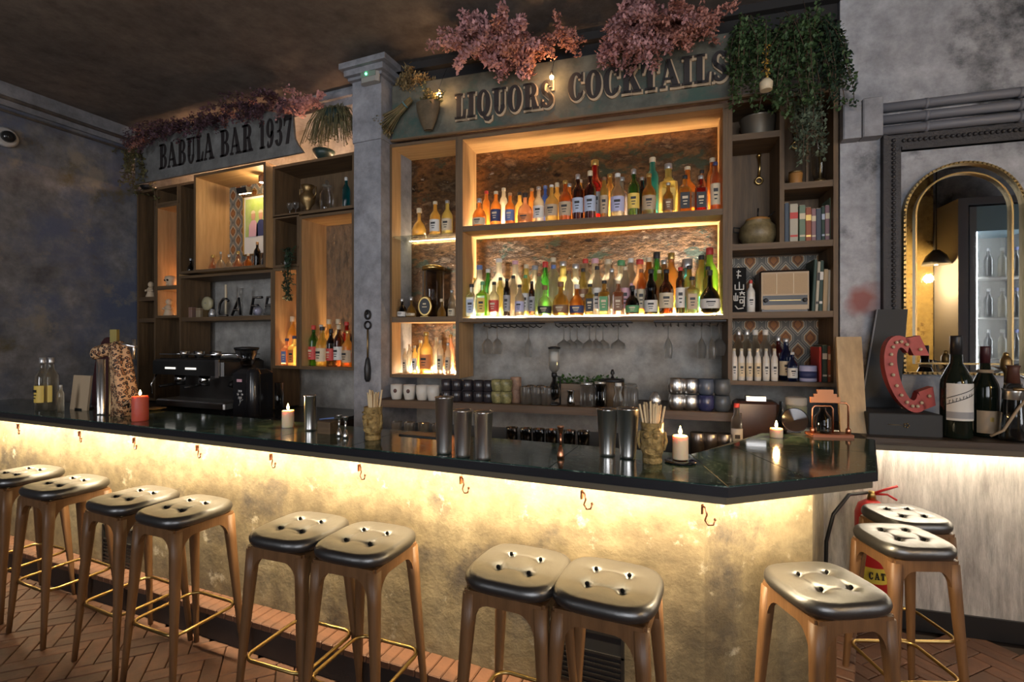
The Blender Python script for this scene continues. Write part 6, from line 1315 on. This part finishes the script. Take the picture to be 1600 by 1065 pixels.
archring('outer_moulding', r_, r_-.012, 0, .012, 0, -.035, M_gold); archring('inner_moulding', r_-.054, r_-.062, .054, .062, 0, -.030, M_gold)
M_mirror = mat('mirror_glass', (.82, .83, .82), .015, 1.0)
o = archring('bevel_glass', r_-.011, r_-.055, .011, .055, 0, -.014, M_mirror)
bd = MB()
for k, p in enumerate(archpath(r_-.006, .004)): pass
pth = [(-r_+.006, .01+hs*k/34) for k in range(35)]+[(-(r_-.006)*math.cos(PI*i/40), hs+(r_-.006)*math.sin(PI*i/40)) for i in range(41)]+[(r_-.006, hs-hs*k/34) for k in range(34)]+[(-r_+.02+k*.022, .006) for k in range(int((2*r_-.03)/.022))]
for p in pth: bd.sphere((p[0], -.037, p[1]), .006, 6, 4)
o = bd.build('bead_trim', M_gold, t); o['kind'] = 'stuff'
MB().prism(archpath(r_-.061, .061), -.012, -.008, 'y').build('mirror_pane', M_mirror, t)
# what the mirror shows: a glass-door bottle fridge and a lamp-lit wall on the camera's right
vf = -.05
t = thing('bottle_fridge', 'tall lit glass-door bottle fridge seen in the arched mirror', 'fridge', R, 3.17, vf-.5, 0); wfz = .62
fm = mat('fridge_grey', (.22, .23, .25), .4)
MB().box(0, 0, 0, .06, .5, 2.93).build('side_panel', fm, t); MB().box(wfz-.06, 0, 0, wfz, .5, 2.93).build('side_panel', fm, t); MB().box(.06, 0, 2.67, wfz-.06, .5, 2.93).build('header_panel', mat('fridge_header', (.25, .38, .45), .4), t); MB().box(.06, 0, 0, wfz-.06, .5, .5).build('base_panel', fm, t); MB().box(.06, 0, .5, wfz-.06, .03, 2.67).build('back_panel', Lm('white'), t)
for x in (.065, wfz-.085): MB().box(x, .44, .5, x+.02, .46, 2.67).build('light_tube', emis('fridge_light', (.95, .97, 1), 40), t)
MB().box(.06, .49, .5, wfz-.06, .495, 2.67).build('glass_door', glass('door_glass', (.95, .97, .97), .97, .03, .02), t)
k = 0
for zz in (.90, 1.33, 1.77, 2.20):
    MB().box(.06, .03, zz-.015, wfz-.06, .43, zz).build('wire_shelf', Lm('white'), t)
    for j in range(4):
        k += 1; bottle(R, 3.17+.13+j*.12, vf-.5+.33, zz, 'wine', .31, ['green', 'clear', 'gold', 'dark'][(j+k) % 4], 'white', ['red', 'silver', 'white', 'navy'][j % 4], f'{ORD[j+1]} chilled bottle from left on the {["lowest", "second", "third", "top"][(k-1)//4]} fridge shelf', 'bottles in the fridge')
mb = MB(); mb.box(3.06, vf-.45, 0, 3.15, vf+.02, 3.02); mb.box(3.15, vf-.45, 2.95, 3.90, vf+.02, 3.02); mb.box(3.82, vf-.45, 0, 3.90, vf+.02, 3.02); struct('door_1', mb, mat('door_frame_grey', (.16, .16, .18), .5), R)
mb = MB(); mb.box(1.90, vf-.55, 0, 3.05, vf-.45, CEIL); struct('wall_room_divider', mb, plaster('ochre_wallpaper_wall', [(.42, .30, .10), (.58, .44, .18)], 12, mural=[((.16, .10, .04), 9, .56, .62)]), R)
mb = MB(); mb.box(3.05, vf-.65, 0, 4.6, vf-.56, CEIL); struct('wall_room_divider_grey', mb, M_wallR, R)
t = thing('pendant_lamp', 'hanging lamp on a dark bracket lighting the ochre wall in the mirror', 'lamp', R, 2.93, vf-.12, 2.35)
lath('lamp_shade', [(.13, 0), (.09, .10), (.03, .16)], mat('lamp_shade_dark', (.03, .03, .03), .5), t); MB().sphere((0, 0, .03), .035, 12, 8).build('bulb', emis('lamp_bulb', (1, .72, .36), 28), t); MB().tube([(0, 0, .15), (0, 0, CEIL-2.35)], .006, 6).build('cord', M_black, t)
point('pendant_light', R.world(2.85, vf-.10, 2.2), 60, (1, .66, .3), .04)

# ------------------------------------------------------------------ side counter things
def sctr(px, py): return R.flat(px, py, 1.07)
def wine_big(px, py, H, rad, lab, labels):
    u, v = sctr(px, py); t = thing('wine_bottle', lab, 'bottle', R, u, v, 1.07)
    lath('glass_body', [(rad*.9, 0), (rad, .01), (rad, H*.52), (rad*.93, H*.58), (rad*.60, H*.68), (rad*.40, H*.73), (rad*.36, H*.84)], mat('black_green_glass', (.008, .012, .008), .07), t, 28)
    lath('capsule', [(rad*.37, H*.80), (rad*.38, H*.985), (rad*.34, H)], labels[0], t, 20); return t
def wraplabel(t, rad, z0, z1, m, name='label', a0=-150, a1=-30, y=0):
    an = [math.radians(a0+(a1-a0)*i/14) for i in range(15)]; vs = [(rad*math.cos(a), rad*math.sin(a), z) for z in (z0, z1) for a in an]
    return MB().add(vs, [(i, i+1, 16+i, 15+i) for i in range(14)], True).build(name, m, t)
t = wine_big(1494, 683, .475, .060, 'oversized dark wine bottle with silver-white banded label', (M_black,))
wraplabel(t, .0608, .085, .255, Lm('white')); wraplabel(t, .0613, .095, .125, Lm('grey'), 'label_band')
for k in range(2):
    n = 14; an = [math.radians(-148+116*i/n) for i in range(n+1)]; z0 = lambda i: .165+.055*i/n
    w0, w1, m_ = ((.018, .022, M_black) if k == 0 else (-.010, -.006, M_black)); vs = [(.0616*math.cos(a), .0616*math.sin(a), z0(i)+w0) for i, a in enumerate(an)]+[(.0616*math.cos(a), .0616*math.sin(a), z0(i)+w1) for i, a in enumerate(an)]
    MB().add(vs, [(i, i+1, n+2+i, n+1+i) for i in range(n)]).build('label_stripe', m_, t)
mb = MB()
for i in range(8):
    a = math.radians(-136+11.5*i); z0 = .163+.0045*i*1.05; q = .0014
    mb.box(-.0032, -.0622, z0, -.0012, -.0614, z0+.015, RotZ(a+PI/2)).box(-.0012, -.0622, z0+(.006 if i % 2 else .0125), .003, -.0614, z0+(.0085 if i % 2 else .015), RotZ(a+PI/2))
o = mb.build('label_print', M_black, t); o['kind'] = 'stuff'
t = wine_big(1539, 681, .425, .052, 'dark wine bottle with tan lower label behind the oversized one', (mat('maroon_capsule', (.05, .012, .016), .4),))
wraplabel(t, .0528, .02, .125, Lm('beige')); wraplabel(t, .0532, .075, .095, Lm('gold'), 'label_band', -98, -82)
lath('neck_band', [(.030, .30), (.030, .315)], Lm('beige'), t, 16)
# wooden board leaning
ul, vl = sctr(1322, 679)
t = thing('wooden_board', 'tall pale pine board leaning upright behind the copper stand', 'board', R, ul+.05, 2.80, 1.07); zt = R.Z(1336, 3.0, 526)-1.07
MB().loft([[(-.052, 0, 0), (.062, 0, 0), (.062, .022, 0), (-.052, .022, 0)], [(-.022, .16, zt), (.092, .16, zt), (.092, .182, zt), (-.022, .182, zt)]]).build('board_plank', wood('pale_pine', (.50, .36, .20), (.38, .27, .15), 'z', .6), t)
# dark box, slanted panel, letter C
uc0, uc1 = R.U(1357, 2.78), R.U(1474, 2.78)
t = thing('slate_box', 'long black box with small floral emblem under the red letter', 'box', R, uc0, 2.78, 1.07); MB().bbox(0, 0, 0, uc1-uc0, .22, .105, .004).build('box_body', mat('slate_black', (.02, .022, .024), .65, bump=.2), t)
mb = MB()
for k in range(5): mb.sphere((.155+.009*math.cos(k*1.257), -.002, .05+.009*math.sin(k*1.257)), .0045, 6, 4)
mb.tube([(.08, -.002, .052), (.14, -.002, .05)], .0012, 4); o = mb.build('emblem', M_brassd, t); o['kind'] = 'stuff'
t = thing('slanted_panel', 'dark panel leaning to the right behind the red letter', 'panel', R, R.U(1335, 3.05), 3.06, 1.07); MB().loft([[(.02, 0, 0), (.20, 0, 0), (.20, .03, 0), (.02, .03, 0)], [(.13, .06, .62), (.27, .06, .62), (.27, .08, .62), (.13, .08, .62)]]).build('panel_board', mat('slate_black', (.02, .022, .024), .65, bump=.2), t)
MB().tube([(.018, -.004, 0), (.128, .056, .62)], .004, 6).build('edge_strip', Lm('grey'), t)
vC = 2.86; zc0 = 1.176; xC = R.U(1416, vC); hC = R.Z(1416, vC, 524)-zc0
t = thing('marquee_letter', 'red marquee letter C with small bulbs standing on the black box', 'letter', R, xC, vC, zc0)
M_red = mat('red_letter', (.42, .055, .045), .5, var=.3, scale=10)
def Cpt(a, r): return (r[0]*math.cos(a)*1.0, hC/2+r[1]*math.sin(a))
oC = (.088, hC/2); iC = (.034, hC/2-.058)
outl = [Cpt(math.radians(58+ (305-58)*i/26), oC) for i in range(27)]; inn = [Cpt(math.radians(52+(314-52)*i/26), iC) for i in range(27)]
lean = lambda p: (p[0]-.045+.20*(hC-p[1]), p[1])
front_ = [[(*[lean(a)[0]], -.03, lean(a)[1]), (lean(a)[0], .02, lean(a)[1]), (lean(b)[0], .02, lean(b)[1]), (lean(b)[0], -.03, lean(b)[1])] for a, b in zip(outl, inn)]
MB().loft(front_).build('letter_body', M_red, t)
MB().prism([lean((.025, hC*.96)), lean((.088, hC*1.0)), lean((.108, hC*.74)), lean((.045, hC*.74))], -.03, .02, 'y').build('letter_serif', M_red, t)
MB().prism([lean((.028, hC*.27)), lean((.092, hC*.34)), lean((.085, hC*.10)), lean((.035, hC*.04))], -.03, .02, 'y').build('letter_serif', M_red, t)
pts = [(lean(((a[0]+b[0])/2, (a[1]+b[1])/2))) for a, b in zip(outl, inn)][1::2]+[lean((.075, hC*.82)), lean((.066, hC*.22))]
for p in pts:
    MB().sphere((p[0], -.036, p[1]), .0085, 8, 6).build('bulb', mat('frosted_bulb', (.55, .42, .28), .25), t)
# metal lamp arm, flask candle holder at the right edge
u, v = sctr(1583, 688)
t = thing('clamp_flask', 'tall glass flask in a metal clamp with tan strap at the right edge', 'flask', R, u, v, 1.07)
lath('glass_flask', [(.045, 0), (.05, .01), (.042, .12), (.036, .22), (.03, .26)], G_dark, t); lath('metal_sleeve', [(.040, .12), (.037, .22), (.04, .235)], mat('worn_silver', (.50, .48, .45), .3, .9), t); lath('stopper', [(.025, .26), (.02, .32), (.026, .34)], mat('dark_red_wood', (.08, .03, .02), .5), t)
MB().tube([(-.02, -.04, .235), (.035, -.04, .235)], .008, 6).build('clamp', M_brassd, t); MB().tube([(-.10, -.03, .02), (-.06, -.045, .05), (-.01, -.05, .15), (.05, -.05, .24), (.14, -.03, .33)], .006, 6).build('strap', mat('tan_strap', (.35, .27, .18), .6), t)
t = thing('desk_lamp_arm', 'curved silver lamp arm crossing before the mirror at right', 'lamp', R, R.U(1556, 2.95), 2.95, 1.07)
MB().lathe([(.05, 0), (.05, .012), (.02, .02)], 16).build('lamp_base', M_black, t); MB().tube([(0, 0, .01), (-.02, 0, .20), (-.055, -.02, .34), (.0, -.03, .32), (.10, -.03, .275), (.20, -.02, .27), (.36, 0, .34)], .007, 8).build('lamp_arm', mat('worn_silver', (.50, .48, .45), .3, .9), t)
t = thing('small_lamp_head', 'small brass knob lamp head standing before the mirror bottom', 'lamp', R, R.U(1572, 2.90), 2.90, 1.07); lath('lamp_head', [(.03, 0), (.008, .01), (.008, .30), (.022, .32), (.022, .36), (.010, .38)], M_brassd, t, 14); MB().sphere((0, 0, .385), .012, 8, 6).build('finial', M_brass, t)
# extinguisher and cable
ue, ve = R.U(1362, 2.86), 2.86
zt = R.Z(1362, ve, 800); 
t = thing('fire_extinguisher', 'red fire extinguisher hanging behind the two right stools', 'fire extinguisher', R, R.U(1362, VR-.15), VR-.15, .12)
Rm = mat('extinguisher_red', (.45, .02, .02), .3); 
lath('cylinder', [(.06, 0), (.075, .02), (.075, .50), (.06, .545), (.025, .57)], Rm, t, 24); lath('valve', [(.022, .565), (.018, .60), (.014, .615)], M_brass, t, 12)
MB().tube([(0, 0, .60), (.05, -.03, .635), (.10, -.04, .66)], .007, 6).tube([(0, 0, .60), (.06, -.03, .61), (.10, -.03, .585)], .006, 6).build('handle', Rm, t)
wraplabel(t, .0756, .16, .24, mat('yellow_label', (.60, .45, .05), .5)); wraplabel(t, .0756, .30, .46, mat('pale_red_label', (.50, .10, .08), .5))
mb = MB()
for i, c in enumerate('CAT'):
    for p in glyph(c, .03)[0]: mb.prism([(-.040+i*.027+q[0]*.024, .185+q[1]*.034) for q in p], -.0785, -.0762, 'y')
o = mb.build('label_print', M_black, t); o['kind'] = 'stuff'
MB().tube([(-.02, 0, .605), (-.12, -.05, .60), (-.20, -.08, .50), (-.235, -.09, .36), (-.235, -.08, .15), (-.20, -.04, .02)], .009, 8).build('hose', M_black, t)
